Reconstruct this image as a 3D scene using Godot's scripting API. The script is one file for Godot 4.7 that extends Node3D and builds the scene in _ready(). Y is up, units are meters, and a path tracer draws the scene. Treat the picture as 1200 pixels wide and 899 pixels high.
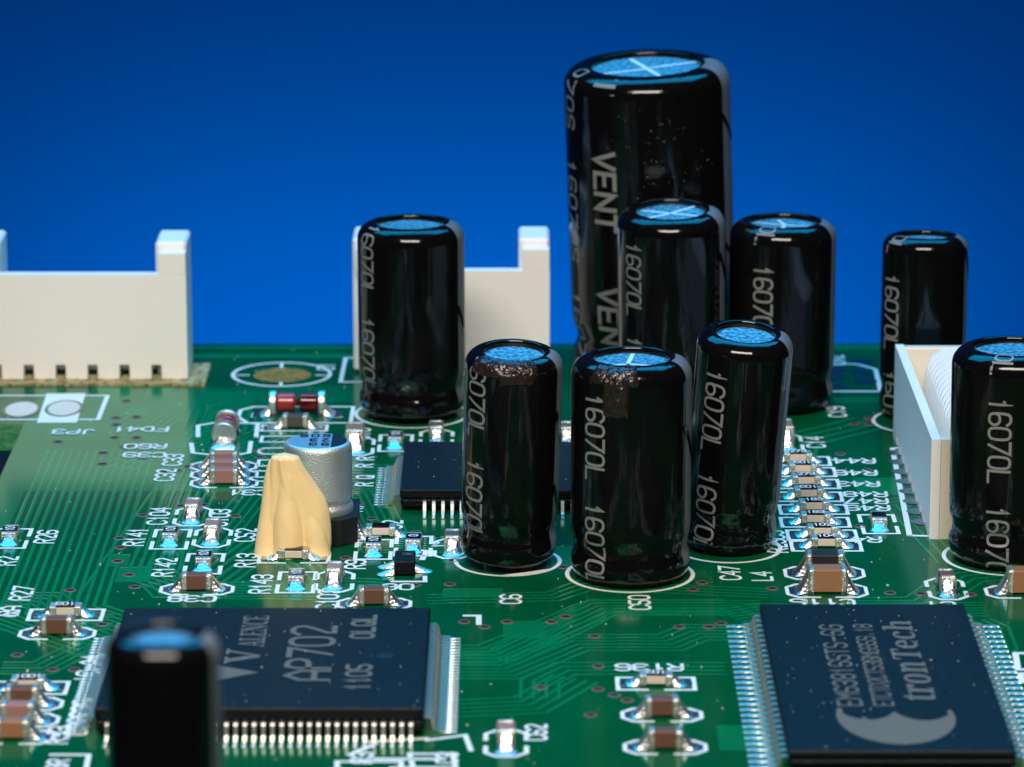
extends Node3D
# A circuit board seen very close. One unit is one centimetre.
var M := {}
var taken := {}
var board: Node3D
var glyphs := {
	"0": "10 01 05 16 36 45 41 30 10", "1": "14 26 20", "2": "05 16 36 45 44 00 40", "3": "05 16 36 45 44 33 13|33 42 41 30 10 01", "4": "30 36 02 42",
	"5": "46 06 03 33 42 41 30 10 01", "6": "45 36 16 05 01 10 30 41 42 33 13 02", "7": "06 46 10", "8": "13 04 05 16 36 45 44 33 13|13 02 01 10 30 41 42 33",
	"9": "01 10 30 41 45 36 16 05 04 13 33 44", "A": "00 04 26 44 40|02 42", "B": "00 06 36 45 44 33 03|33 42 41 30 00", "C": "45 36 16 05 01 10 30 41",
	"D": "00 06 26 44 42 20 00", "E": "46 06 00 40|03 33", "F": "46 06 00|03 33", "G": "45 36 16 05 01 10 30 41 43 23", "H": "00 06|40 46|03 43", "I": "20 26",
	"J": "36 31 20 10 01", "K": "06 00|46 03 40", "L": "06 00 40", "M": "00 06 23 46 40", "N": "00 06 40 46", "O": "10 01 05 16 36 45 41 30 10",
	"P": "00 06 36 45 44 33 03", "Q": "10 01 05 16 36 45 41 30 10|22 40", "R": "00 06 36 45 44 33 03|23 40", "S": "45 36 16 05 04 13 33 42 41 30 10 01",
	"T": "06 46|26 20", "U": "06 01 10 30 41 46", "V": "06 20 46", "W": "06 10 24 30 46", "X": "00 46|06 40", "Y": "06 23 46|23 20", "-": "03 43", ".": "20 21"}


func _ready():
	# camera
	var cam := Camera3D.new()
	cam.name = "camera"
	cam.position = Vector3(0, 6.15, 21.5)
	cam.rotation_degrees.x = -14.2
	cam.near = 0.5
	cam.far = 200
	var lens := CameraAttributesPhysical.new()
	lens.frustum_focal_length = 128.14
	lens.frustum_focus_distance = 21.7
	lens.exposure_aperture = 0.95
	lens.frustum_near = 0.5
	lens.frustum_far = 200
	cam.attributes = lens
	cam.fov = 10.70
	add_child(cam)
	# surroundings: a dark studio
	var we := WorldEnvironment.new()
	we.name = "studio_air"
	var env := Environment.new()
	env.background_mode = Environment.BG_COLOR
	env.background_color = Color(0.02, 0.035, 0.06)
	env.tonemap_mode = Environment.TONE_MAPPER_LINEAR
	env.tonemap_exposure = 1.0
	env.sdfgi_enabled = true
	env.ssao_enabled = true
	env.ssil_enabled = true
	we.environment = env
	add_child(we)
	# lamps: a warm softbox above the camera side, a cyan one above and behind, and a strip that lights the backdrop from below
	lamp("front_softbox", Vector3(-1.0, 19.0, 17.5), Vector3(0, 0, 0.5), Vector2(17, 5), Color(1.0, 0.957, 0.91), 760.0)
	lamp("rear_softbox", Vector3(-1.0, 19.0, -9.5), Vector3(0, 0, 0), Vector2(27, 11), Color(0.08, 0.71, 1.0), 640.0)
	lamp("backdrop_strip_lamp", Vector3(-0.8, -11.0, -43.5), Vector3(-0.8, -13.2, -50), Vector2(18, 1.0), Color(1.0, 1.0, 1.0), 62.0)
	materials()
	setting()
	circuit_board()
	connectors()
	capacitors()
	packages()
	chips()
	small_parts()
	dust()


func lamp(called: String, from: Vector3, to: Vector3, size: Vector2, color: Color, energy: float):
	var l := AreaLight3D.new()
	l.name = called
	l.area_size = size
	l.light_color = color
	l.light_energy = energy
	l.area_normalize_energy = true
	l.area_range = 120.0
	l.area_attenuation = 2.0
	l.shadow_enabled = true
	l.look_at_from_position(from, to, Vector3.UP)
	add_child(l)


# ---------------------------------------------------------------- helpers: names, things, parts
func numbered(called: String) -> String:
	var n: int = taken.get(called, 0)
	taken[called] = n + 1
	return called if n == 0 else "%s_%03d" % [called, n]


func thing(called: String, label: String, category: String, at := Vector3.ZERO, turn := 0.0, group := "") -> Node3D:
	var o := Node3D.new()
	o.name = numbered(called)
	o.position = at
	o.rotation_degrees.y = turn
	tag(o, label, category, group)
	add_child(o)
	return o


func tag(o: Node, label: String, category: String, group := ""):
	o.set_meta("label", label)
	o.set_meta("category", category)
	if group:
		o.set_meta("group", group)


func commit(st: SurfaceTool, m: Material) -> ArrayMesh:
	var a := st.commit()
	a.surface_set_material(0, m)
	return a


func part(called: String, a: Mesh, parent: Node, at := Vector3.ZERO, turn := 0.0) -> MeshInstance3D:
	var o := MeshInstance3D.new()
	o.name = called
	o.mesh = a
	o.position = at
	o.rotation_degrees.y = turn
	parent.add_child(o, true)
	return o


func copy(of: Node3D, at: Vector3, turn: float, label: String, group: String) -> Node3D:
	var c: Node3D = of.duplicate()
	c.name = numbered(str(of.name).rstrip("0123456789").trim_suffix("_"))
	c.position = at
	c.rotation_degrees.y = turn
	c.set_meta("label", label)
	c.set_meta("group", group)
	add_child(c)
	return c


func begin() -> SurfaceTool:
	var st := SurfaceTool.new()
	st.begin(Mesh.PRIMITIVE_TRIANGLES)
	return st


# ---------------------------------------------------------------- helpers: shapes
func face(st: SurfaceTool, p: Array, out: Vector3):
	var n: Vector3 = (p[1] - p[0]).cross(p[2] - p[0]).normalized()
	var q := p
	if n.dot(out) < 0:
		q = p.duplicate()
		q.reverse()
		n = -n
	for i in range(1, q.size() - 1):
		for k in [0, i + 1, i]:
			st.set_normal(n)
			st.set_uv(Vector2(q[k].x, q[k].z))
			st.add_vertex(q[k])


# a box with chamfered edges; taper draws its upper and lower edges in, as a mould does
func box(st: SurfaceTool, c: Vector3, half: Vector3, b := 0.01, taper := 0.0):
	var v := {}
	for x in [-1, 1]:
		for y in [-1, 1]:
			for z in [-1, 1]:
				for k in 3:
					var p := Vector3(x * (half.x - (b if k != 0 else 0.0)), y * (half.y - (b if k != 1 else 0.0)), z * (half.z - (b if k != 2 else 0.0)))
					var s := 1.0 - taper * absf(p.y) / half.y
					v[[x, y, z, k]] = c + Vector3(p.x * s, p.y, p.z * s)
	for s in [-1, 1]:
		face(st, [v[[s, -1, -1, 0]], v[[s, 1, -1, 0]], v[[s, 1, 1, 0]], v[[s, -1, 1, 0]]], Vector3(s, 0, 0))
		face(st, [v[[-1, s, -1, 1]], v[[1, s, -1, 1]], v[[1, s, 1, 1]], v[[-1, s, 1, 1]]], Vector3(0, s, 0))
		face(st, [v[[-1, -1, s, 2]], v[[1, -1, s, 2]], v[[1, 1, s, 2]], v[[-1, 1, s, 2]]], Vector3(0, 0, s))
		for t in [-1, 1]:
			face(st, [v[[-1, s, t, 1]], v[[1, s, t, 1]], v[[1, s, t, 2]], v[[-1, s, t, 2]]], Vector3(0, s, t))
			face(st, [v[[s, -1, t, 0]], v[[s, 1, t, 0]], v[[s, 1, t, 2]], v[[s, -1, t, 2]]], Vector3(s, 0, t))
			face(st, [v[[s, t, -1, 0]], v[[s, t, 1, 0]], v[[s, t, 1, 1]], v[[s, t, -1, 1]]], Vector3(s, t, 0))
			for u in [-1, 1]:
				face(st, [v[[s, t, u, 0]], v[[s, t, u, 1]], v[[s, t, u, 2]]], Vector3(s, t, u))


func slab(st: SurfaceTool, lo: Vector3, hi: Vector3, b := 0.008):
	box(st, (lo + hi) / 2, (hi - lo) / 2, b)


# rows of points joined into one smooth sheet; the outside is where row x column points, or the other side
func sheet(st: SurfaceTool, rows: Array, flip := false, ring := false):
	var nr := rows.size()
	var nc: int = rows[0].size()
	var at := func(i: int, j: int) -> Vector3:
		i = clampi(i, 0, nr - 1)
		j = posmod(j, nc - 1) if ring else clampi(j, 0, nc - 1)
		return rows[i][j]
	var normals := []
	for i in nr:
		var line := PackedVector3Array()
		for j in nc:
			var a: Vector3 = at.call(i + 1, j) - at.call(i - 1, j)
			var b: Vector3 = at.call(i, j + 1) - at.call(i, j - 1)
			var n := a.cross(b)
			if n.length() < 1e-12:
				n = Vector3.UP
			line.append(-n.normalized() if flip else n.normalized())
		normals.append(line)
	for i in nr - 1:
		for j in nc - 1:
			var q := [[i, j], [i + 1, j], [i + 1, j + 1], [i, j + 1]]
			for k in ([0, 1, 2, 0, 2, 3] if flip else [0, 2, 1, 0, 3, 2]):
				st.set_normal(normals[q[k][0]][q[k][1]])
				st.set_uv(Vector2(float(q[k][1]) / (nc - 1), float(q[k][0]) / (nr - 1)))
				st.add_vertex(rows[q[k][0]][q[k][1]])


# a turned shape: the profile (radius, height) runs from the top centre outwards and down; a doubled point is a sharp edge
func lathe(st: SurfaceTool, prof: Array, seg := 64, from := 0.0, to := TAU, c := Vector3.ZERO):
	var nn := []
	for i in prof.size():
		var a: Vector2 = prof[maxi(i - 1, 0)]
		var b: Vector2 = prof[mini(i + 1, prof.size() - 1)]
		if i + 1 < prof.size() and prof[i + 1].is_equal_approx(prof[i]):
			b = prof[i]
		elif i > 0 and prof[i - 1].is_equal_approx(prof[i]):
			a = prof[i]
		var d := (b - a).normalized()
		nn.append(Vector2(-d.y, d.x))
	for i in prof.size() - 1:
		if prof[i].is_equal_approx(prof[i + 1]):
			continue
		for j in seg:
			var q := [[i, j], [i + 1, j], [i + 1, j + 1], [i, j + 1]]
			for k in [0, 2, 1, 0, 3, 2]:
				var r: Vector2 = prof[q[k][0]]
				var n: Vector2 = nn[q[k][0]]
				var w := lerpf(from, to, float(q[k][1]) / seg)
				st.set_normal(Vector3(n.x * sin(w), n.y, n.x * cos(w)))
				st.set_uv(Vector2(float(q[k][1]) / seg, float(q[k][0]) / prof.size()))
				st.add_vertex(c + Vector3(r.x * sin(w), r.y, r.x * cos(w)))


func arc(c: Vector2, rx: float, ry: float, from: float, to: float, n: int) -> Array:
	var p := []
	for i in n + 1:
		var w := deg_to_rad(lerpf(from, to, float(i) / n))
		p.append(c + Vector2(rx * cos(w), ry * sin(w)))
	return p


# a printed line of even width along points, laid on a surface by on(point, lift)
func ribbon(st: SurfaceTool, pts: Array, width: float, on: Callable, lift := 0.0008, step := 0.05):
	var closed: bool = pts.size() > 2 and pts[0].is_equal_approx(pts[-1])
	var p := []
	for i in pts.size() - 1:
		var n := maxi(1, ceili(pts[i].distance_to(pts[i + 1]) / step))
		for k in n:
			p.append(pts[i].lerp(pts[i + 1], float(k) / n))
	p.append(pts[-1])
	if not closed:
		p[0] += (p[0] - p[1]).normalized() * width * 0.4
		p[-1] += (p[-1] - p[-2]).normalized() * width * 0.4
	var last: int = p.size() - 1
	var left := []
	var right := []
	var up := []
	for i in p.size():
		var before: Vector2 = p[i - 1] if i > 0 else (p[last - 1] if closed else p[0])
		var after: Vector2 = p[i + 1] if i < last else (p[1] if closed else p[last])
		var d0: Vector2 = (p[i] - before).normalized()
		var d1: Vector2 = (after - p[i]).normalized()
		if d0.length() < 0.5:
			d0 = d1
		if d1.length() < 0.5:
			d1 = d0
		var m := (d0 + d1).normalized().orthogonal()
		if m.length() < 0.5:
			m = d0.orthogonal()
		m *= width / 2 / maxf(0.5, m.dot(d0.orthogonal()))
		left.append(on.call(p[i] + m, lift))
		right.append(on.call(p[i] - m, lift))
		up.append((on.call(p[i], 1.0) - on.call(p[i], 0.0)).normalized())
	for i in last:
		face(st, [left[i], left[i + 1], right[i + 1]], up[i])
		face(st, [left[i], right[i + 1], right[i]], up[i])


func soften(p: Array) -> Array:
	var closed: bool = p[0].is_equal_approx(p[-1])
	var q := [] if closed else [p[0]]
	for i in p.size() - 1:
		if closed or i > 0:
			q.append(p[i].lerp(p[i + 1], 0.25))
		if closed or i < p.size() - 2:
			q.append(p[i].lerp(p[i + 1], 0.75))
	q.append(q[0] if closed else p[-1])
	return q


# lettering: x runs along the line of text, y up the letters
func letters(st: SurfaceTool, text: String, start: Vector2, h: float, stroke: float, advance: float, on: Callable, lift := 0.0008, lowest := -9e9):
	var n := 0
	for i in text.length():
		if not glyphs.has(text[i]):
			continue
		for line in glyphs[text[i]].split("|"):
			var p := []
			var ok := true
			for xy in line.split(" "):
				var q := start + Vector2(i * advance + float(xy[0].to_int()) / 6 * h * minf(1.0, advance / h / 0.84), float(xy[1].to_int()) / 6 * h)
				ok = ok and q.x > lowest
				p.append(q)
			if ok:
				if p.size() > 3 and not text[i] in "147AEFIKLMNTVWXYZ":
					p = soften(p)
				ribbon(st, p, stroke, on, lift + 0.0003 * (n % 4))
			n += 1


func flat(o: Vector3, u: Vector3, v: Vector3) -> Callable:
	var n := u.cross(v).normalized()
	return func(p: Vector2, lift: float) -> Vector3: return o + u * p.x + v * p.y + n * lift


func ground() -> Callable:
	return func(p: Vector2, lift: float) -> Vector3: return Vector3(p.x, lift, p.y)


# ---------------------------------------------------------------- materials
func grain(freq: float, seed_: int, side := 512, ramp: Gradient = null, octaves := 3) -> NoiseTexture2D:
	var f := FastNoiseLite.new()
	f.seed = seed_
	f.frequency = freq
	f.fractal_octaves = octaves
	var t := NoiseTexture2D.new()
	t.width = side
	t.height = side
	t.seamless = true
	t.noise = f
	if ramp:
		t.color_ramp = ramp
	return t


func ramp(stops: Array) -> Gradient:
	var g := Gradient.new()
	var o := PackedFloat32Array()
	var c := PackedColorArray()
	for s in stops:
		o.append(s[0])
		c.append(s[1])
	g.offsets = o
	g.colors = c
	return g


func mat(called: String, c: Color, rough := 0.5, metal := 0.0) -> StandardMaterial3D:
	var m := StandardMaterial3D.new()
	m.resource_name = called
	m.albedo_color = c
	m.roughness = rough
	m.metallic = metal
	M[called] = m
	return m


func relief(m: StandardMaterial3D, t: Texture2D, depth: float, scale: float):
	m.heightmap_enabled = true
	m.heightmap_texture = t
	m.heightmap_scale = depth
	m.uv1_triplanar = true
	m.uv1_scale = Vector3.ONE * scale


func materials():
	var fine := grain(0.06, 3)
	var coarse := grain(0.02, 5)
	var m := mat("black_sleeve", Color(0.045, 0.045, 0.05), 0.1)
	m.metallic_specular = 0.42
	relief(m, coarse, 0.14, 0.7)
	m.uv1_scale = Vector3(1.6, 0.25, 1.6)
	m = mat("grey_print", Color(0.5, 0.51, 0.5), 0.5)
	m = mat("stripe_print", Color(0.4, 0.42, 0.44), 0.4)
	relief(m, fine, 0.15, 6.0)
	m = mat("white_print", Color(0.9, 0.9, 0.88), 0.55)
	m = mat("package_print", Color(0.39, 0.4, 0.39), 0.9)
	m.metallic_specular = 0.15
	m = mat("vent_disc", Color(0.78, 0.84, 0.87), 0.44, 1.0)
	m.albedo_texture = grain(0.05, 13, 512, ramp([[0.25, Color(0.5, 0.55, 0.58)], [0.5, Color(0.85, 0.88, 0.9)], [0.75, Color.WHITE]]), 5)
	relief(m, grain(0.16, 11), 0.6, 1.1)
	m = mat("score_metal", Color(0.97, 0.98, 0.98), 0.6, 0.6)
	m = mat("can_metal", Color(0.88, 0.89, 0.89), 0.5, 0.9)
	relief(m, grain(0.14, 12), 0.35, 1.2)
	m = mat("can_top", Color(0.8, 0.83, 0.86), 0.45, 0.9)
	m = mat("dark_stamp", Color(0.06, 0.06, 0.1), 0.5)
	m = mat("rubber", Color(0.03, 0.03, 0.035), 0.6)
	m = mat("resin", Color(0.04, 0.048, 0.065), 0.5)
	m.metallic_specular = 0.33
	relief(m, grain(0.3, 7), 0.45, 0.6)
	m = mat("white_plastic", Color(0.97, 0.965, 0.955), 0.42)
	m.subsurf_scatter_enabled = true
	m.subsurf_scatter_strength = 0.15
	relief(m, fine, 0.12, 2.0)
	m = mat("cream_plastic", Color(0.93, 0.885, 0.8), 0.42)
	m.subsurf_scatter_enabled = true
	m.subsurf_scatter_strength = 0.15
	m = mat("solder", Color(0.9, 0.9, 0.89), 0.33, 1.0)
	relief(m, grain(0.03, 21), 0.5, 2.6)
	m = mat("tinned_lead", Color(0.93, 0.91, 0.87), 0.4, 1.0)
	m = mat("terminal", Color(0.8, 0.79, 0.74), 0.32, 0.85)
	relief(m, grain(0.08, 22), 0.4, 2.6)
	m = mat("pad_metal", Color(0.7, 0.72, 0.75), 0.25, 1.0)
	relief(m, grain(0.05, 23), 0.15, 2.5)
	m = mat("copper", Color(0.5, 0.33, 0.26), 0.5, 0.3)
	m = mat("hole", Color(0.01, 0.01, 0.01), 0.9)
	m = mat("ceramic_white", Color(0.86, 0.8, 0.74), 0.5)
	m = mat("resistor_glaze", Color(0.05, 0.055, 0.07), 0.25)
	m = mat("ceramic_brown", Color(0.42, 0.27, 0.2), 0.4)
	relief(m, fine, 0.2, 6.0)
	m = mat("ceramic_pink", Color(0.62, 0.45, 0.42), 0.4)
	m = mat("ceramic_tan", Color(0.6, 0.42, 0.3), 0.4)
	m = mat("ceramic_olive", Color(0.3, 0.3, 0.27), 0.4)
	m = mat("ferrite", Color(0.16, 0.16, 0.18), 0.4)
	m = mat("red_glass", Color(0.6, 0.03, 0.06), 0.12)
	m.clearcoat_enabled = true
	m = mat("dark_red_glass", Color(0.36, 0.02, 0.03), 0.08)
	m = mat("grey_glass", Color(0.62, 0.56, 0.48), 0.12)
	m = mat("glue", Color(0.97, 0.84, 0.61), 0.42)
	m.subsurf_scatter_enabled = true
	m.subsurf_scatter_strength = 0.08
	relief(m, grain(0.015, 31), 0.25, 1.2)
	m = mat("melted_sleeve", Color(0.15, 0.115, 0.1), 0.22)
	relief(m, grain(0.05, 33), 0.35, 2.0)
	m = mat("laminate", Color.WHITE, 0.8)
	m.albedo_texture = grain(0.03, 41, 512, ramp([[0.3, Color(0.1, 0.46, 0.31)], [0.55, Color(0.24, 0.55, 0.36)], [0.68, Color(0.38, 0.58, 0.4)], [0.78, Color(0.18, 0.5, 0.34)]]))
	m.uv1_triplanar = true
	m.uv1_scale = Vector3(0.8, 1.2, 0.8)
	m = mat("flux_residue", Color.WHITE, 0.7)
	m.albedo_texture = grain(0.02, 42, 512, ramp([[0.25, Color(0.62, 0.66, 0.5)], [0.5, Color(0.78, 0.72, 0.56)], [0.6, Color(0.6, 0.46, 0.28)], [0.72, Color(0.3, 0.42, 0.26)], [0.8, Color(0.72, 0.6, 0.4)]]))
	relief(m, grain(0.05, 43), 1.0, 1.2)
	m = mat("bare_laminate", Color.WHITE, 0.9)
	m.metallic_specular = 0.15
	m.albedo_texture = grain(0.02, 44, 512, ramp([[0.3, Color(0.24, 0.42, 0.2)], [0.42, Color(0.62, 0.42, 0.24)], [0.55, Color(0.74, 0.52, 0.34)], [0.66, Color(0.5, 0.36, 0.18)], [0.75, Color(0.2, 0.44, 0.24)]]))
	m.uv1_triplanar = true
	m.uv1_scale = Vector3(0.7, 1, 2.2)
	m = mat("mask_ring", Color(0.05, 0.33, 0.22), 0.15)
	m = mat("speck", Color(0.85, 0.82, 0.75), 0.6)
	m = mat("gold_speck", Color(0.62, 0.53, 0.4), 0.5)
	m = mat("backdrop_paper", Color(0.0, 0.41, 0.83), 1.0)
	m.specular_mode = BaseMaterial3D.SPECULAR_DISABLED
	m = mat("table_top", Color(0.04, 0.045, 0.055), 0.5)


# ---------------------------------------------------------------- the setting
func setting():
	var st := begin()
	var rows := []
	for p in [Vector2(-50, 34)] + arc(Vector2(-40, -16), 10, 10, 180, 270, 16) + [Vector2(30, -26)]:
		var line := []
		for i in 9:
			line.append(Vector3(-80 + i * 20, p.y, p.x))
		rows.append(line)
	sheet(st, rows, true)
	part("backdrop", commit(st, M.backdrop_paper), self).set_meta("kind", "structure")
	st = begin()
	slab(st, Vector3(-9, -2.6, -9), Vector3(9, -1.45, 12), 0.05)
	part("table", commit(st, M.table_top), self).set_meta("kind", "structure")
	for o in [get_node("backdrop"), get_node("table")]:
		o.set_meta("label", "seamless blue paper backdrop behind the circuit board" if o.name == "backdrop" else "black tabletop under the circuit board")


# ---------------------------------------------------------------- the board
var ink := PackedByteArray()
var rise := PackedByteArray()
const SIDE := 2048
const LEFT := -4.2
const BACK := -3.9
const WIDE := 8.4
const DEEP := 12.2


func dab(i: int, k: float):
	if k * 255.0 > rise[i]:
		rise[i] = int(k * 255.0)


func trace(a: Vector2, b: Vector2, w: float):
	var s := Vector2(SIDE / WIDE, SIDE / DEEP)
	var lo := (a.min(b) - Vector2.ONE * w - Vector2(LEFT, BACK)) * s
	var hi := (a.max(b) + Vector2.ONE * w - Vector2(LEFT, BACK)) * s
	var d := b - a
	var l := maxf(d.length_squared(), 1e-9)
	for y in range(clampi(int(lo.y), 0, SIDE - 1), clampi(int(hi.y) + 1, 0, SIDE - 1) + 1):
		var z := BACK + (y + 0.5) / s.y
		var x0 := clampi(int(lo.x), 0, SIDE - 1)
		var x1 := clampi(int(hi.x) + 1, 0, SIDE - 1)
		if absf(d.y) > 0.3 * absf(d.x) and absf(d.y) > 0.02:
			var t := clampf((z - a.y) / d.y, 0, 1)
			var reach := w * sqrt(l) / absf(d.y) + 0.01
			x0 = maxi(x0, int((a.x + d.x * t - reach - LEFT) * s.x))
			x1 = mini(x1, int((a.x + d.x * t + reach - LEFT) * s.x))
		for x in range(x0, x1 + 1):
			var p := Vector2(LEFT + (x + 0.5) / s.x, z)
			var t := clampf((p - a).dot(d) / l, 0, 1)
			var k := clampf((w / 2 - p.distance_to(a + d * t)) * s.x + 0.5, 0, 1)
			if k > 0:
				dab(y * SIDE + x, k)


# n parallel copper lines that bend together
func bundle(p: Array, n: int, pitch: float, w := 0.016):
	for j in n:
		var q := []
		for i in p.size():
			var d0: Vector2 = (p[i] - p[maxi(i - 1, 0)]).normalized()
			var d1: Vector2 = (p[mini(i + 1, p.size() - 1)] - p[i]).normalized()
			d0 = d1 if i == 0 else d0
			d1 = d0 if i == p.size() - 1 else d1
			var m := (d0 + d1).normalized().orthogonal()
			q.append(p[i] + m * pitch * j / maxf(0.4, m.dot(d0.orthogonal())))
		for i in q.size() - 1:
			trace(q[i], q[i + 1], w)


func pour(a: Vector2, b: Vector2, level := 0.8):
	var s := Vector2(SIDE / WIDE, SIDE / DEEP)
	var lo := (a.min(b) - Vector2(LEFT, BACK)) * s
	var hi := (a.max(b) - Vector2(LEFT, BACK)) * s
	for y in range(int(lo.y), int(hi.y)):
		for x in range(int(lo.x), int(hi.x)):
			dab(y * SIDE + x, level)


func board_face() -> StandardMaterial3D:
	rise.resize(SIDE * SIDE)
	rise.fill(0)
	# the long bundle down the left side, and where it turns to run along the front
	bundle([Vector2(-1.854, -1.616), Vector2(-2.208, 1.617)], 1, 0.05)
	bundle([Vector2(-2.06, -1.25), Vector2(-2.06, 1.75), Vector2(-1.86, 1.95), Vector2(-1.0, 1.95)], 14, -0.047, 0.019)
	bundle([Vector2(-2.06, -1.25), Vector2(-1.8, -1.75), Vector2(-1.8, -2.3), Vector2(-1.5, -2.6)], 14, -0.047, 0.015)
	bundle([Vector2(-1.98, -0.55), Vector2(-1.98, 1.3), Vector2(-1.7, 1.6), Vector2(-1.0, 1.6)], 6, 0.05, 0.016)
	bundle([Vector2(-1.888, -0.919), Vector2(-1.964, 0.702), Vector2(-1.992, 1.138), Vector2(-1.819, 1.617), Vector2(-0.691, 1.675)], 7, 0.045)
	bundle([Vector2(-2.577, 1.791), Vector2(-2.448, 1.791), Vector2(-2.279, 2.159), Vector2(-1.992, 2.159)], 6, 0.05)
	bundle([Vector2(-2.448, 2.858), Vector2(-2.203, 2.858), Vector2(-2.032, 2.528), Vector2(-1.928, 2.528)], 5, 0.045)
	bundle([Vector2(-0.834, -2.751), Vector2(-1.950, -2.688), Vector2(-2.289, -2.131), Vector2(-2.372, -1.831), Vector2(-2.714, -1.831)], 9, 0.045)
	bundle([Vector2(-0.778, -1.011), Vector2(-1.404, -0.919), Vector2(-1.923, -1.675), Vector2(-1.911, -2.171)], 5, -0.045)
	bundle([Vector2(-2.163, -0.738), Vector2(-1.967, -1.291), Vector2(-1.323, -1.197)], 5, 0.05)
	bundle([Vector2(-1.507, 0.781), Vector2(-1.325, -0.383), Vector2(-1.293, -0.648)], 5, 0.045)
	bundle([Vector2(-1.461, 1.470), Vector2(-1.295, 0.938), Vector2(-1.178, 1.046), Vector2(-1.046, 1.470), Vector2(-0.696, 1.529)], 5, 0.055, 0.022)
	bundle([Vector2(-1.045, -0.470), Vector2(-0.713, -0.470), Vector2(-0.546, 0.541), Vector2(-0.273, 0.541)], 8, -0.04)
	bundle([Vector2(-0.993, -0.919), Vector2(-0.702, -0.919)], 7, -0.06)
	# across the middle, between the packages
	bundle([Vector2(-0.371, 2.661), Vector2(-0.041, 2.661), Vector2(0.513, 1.906), Vector2(1.068, 1.906)], 6, 0.05)
	bundle([Vector2(-0.374, 2.461), Vector2(-0.104, 2.461), Vector2(0.389, 1.675), Vector2(1.252, 1.675)], 7, -0.04)
	bundle([Vector2(-0.366, 2.923), Vector2(0.041, 2.923), Vector2(0.374, 2.488), Vector2(0.831, 2.488), Vector2(0.963, 2.325), Vector2(1.172, 2.325)], 6, 0.05)
	bundle([Vector2(0.220, 3.215), Vector2(0.223, 2.987), Vector2(0.306, 2.858), Vector2(0.734, 2.858), Vector2(1.020, 2.858)], 4, 0.06)
	bundle([Vector2(-0.434, 1.573), Vector2(0.174, 1.529), Vector2(0.351, 1.320), Vector2(1.308, 1.470)], 4, -0.05)
	bundle([Vector2(-0.277, 3.487), Vector2(0.159, 3.426), Vector2(0.405, 2.987)], 5, 0.06)
	# right of the chip pillars
	bundle([Vector2(1.667, 1.617), Vector2(1.992, 1.617), Vector2(2.258, 1.138), Vector2(2.671, 1.015)], 5, -0.06)
	bundle([Vector2(1.766, 0.047), Vector2(2.051, -0.021), Vector2(2.226, 1.015)], 4, 0.06)
	bundle([Vector2(1.377, 0.702), Vector2(1.777, -1.386), Vector2(2.206, -1.772)], 4, 0.09, 0.03)
	bundle([Vector2(2.384, 1.977), Vector2(2.461, 2.117), Vector2(2.463, 2.461), Vector2(2.325, 2.858)], 6, -0.045)
	bundle([Vector2(1.029, 1.834), Vector2(1.206, 1.734), Vector2(2.372, 1.705)], 6, -0.045)
	bundle([Vector2(-2.003, -3.742), Vector2(3.247, -3.742)], 1, 0.1, 0.05)
	bundle([Vector2(-1.986, -3.516), Vector2(0.215, -3.516)], 1, 0.1, 0.09)
	bundle([Vector2(1.952, -2.375), Vector2(3.082, -2.375)], 2, 0.07, 0.03)
	for a in [[Vector2(-2.774, -2.375), Vector2(-2.730, -2.688)], [Vector2(-2.554, -2.751), Vector2(-2.311, -2.375)], [Vector2(-2.215, -2.751), Vector2(-2.061, -2.458)], [Vector2(-2.107, 0.860), Vector2(-1.998, 1.077)], [Vector2(-2.041, 1.092), Vector2(-1.863, 1.350)], [Vector2(-0.042, 2.019), Vector2(0.168, 2.297)], [Vector2(-0.349, 1.470), Vector2(-0.043, 1.617)],
			[Vector2(1.915, -0.648), Vector2(2.169, -0.296)], [Vector2(0.181, 0.702), Vector2(0.355, 1.092)], [Vector2(0.686, 1.834), Vector2(0.853, 1.934)], [Vector2(-0.361, 0.702), Vector2(-0.245, 1.015)], [Vector2(0.943, 3.608), Vector2(1.157, 3.963)]]:
		pour(a[0], a[1])
	pour(Vector2(-2.87, -2.6), Vector2(-1.55, -0.35), 0.62)
	pour(Vector2(-2.87, -0.35), Vector2(-2.7, 1.6), 0.62)
	# colour: mask over bare laminate is darker than mask over copper; each line has a thin pale shoulder
	var soil := FastNoiseLite.new()
	soil.seed = 9
	soil.frequency = 0.006
	ink.resize(SIDE * SIDE * 3)
	var dark := Color(0.0, 0.375, 0.225)
	var light := Color(0.03, 0.53, 0.335)
	for i in SIDE:
		for j in range(0, SIDE, 4):
			var s := 1.0 + 0.09 * soil.get_noise_2d(j, i)
			for k in 4:
				var at := i * SIDE + j + k
				var c := dark.lerp(light, rise[at] / 255.0)
				ink[at * 3] = int(c.r * s * 255)
				ink[at * 3 + 1] = int(c.g * s * 255)
				ink[at * 3 + 2] = int(c.b * s * 255)
	var m := mat("solder_mask", Color.WHITE, 0.13, 0.28)
	m.metallic_specular = 0.2
	m.albedo_texture = ImageTexture.create_from_image(Image.create_from_data(SIDE, SIDE, false, Image.FORMAT_RGB8, ink))
	m.heightmap_enabled = true
	m.heightmap_texture = ImageTexture.create_from_image(Image.create_from_data(SIDE, SIDE, false, Image.FORMAT_L8, rise))
	m.heightmap_scale = 0.1
	return m


func quad(st: SurfaceTool, a: Vector2, b: Vector2, y := 0.0):
	for p in [a, Vector2(b.x, a.y), b, a, b, Vector2(a.x, b.y)]:
		st.set_normal(Vector3.UP)
		st.set_uv((p - Vector2(LEFT, BACK)) / Vector2(WIDE, DEEP))
		st.add_vertex(Vector3(p.x, y, p.y))


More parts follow.
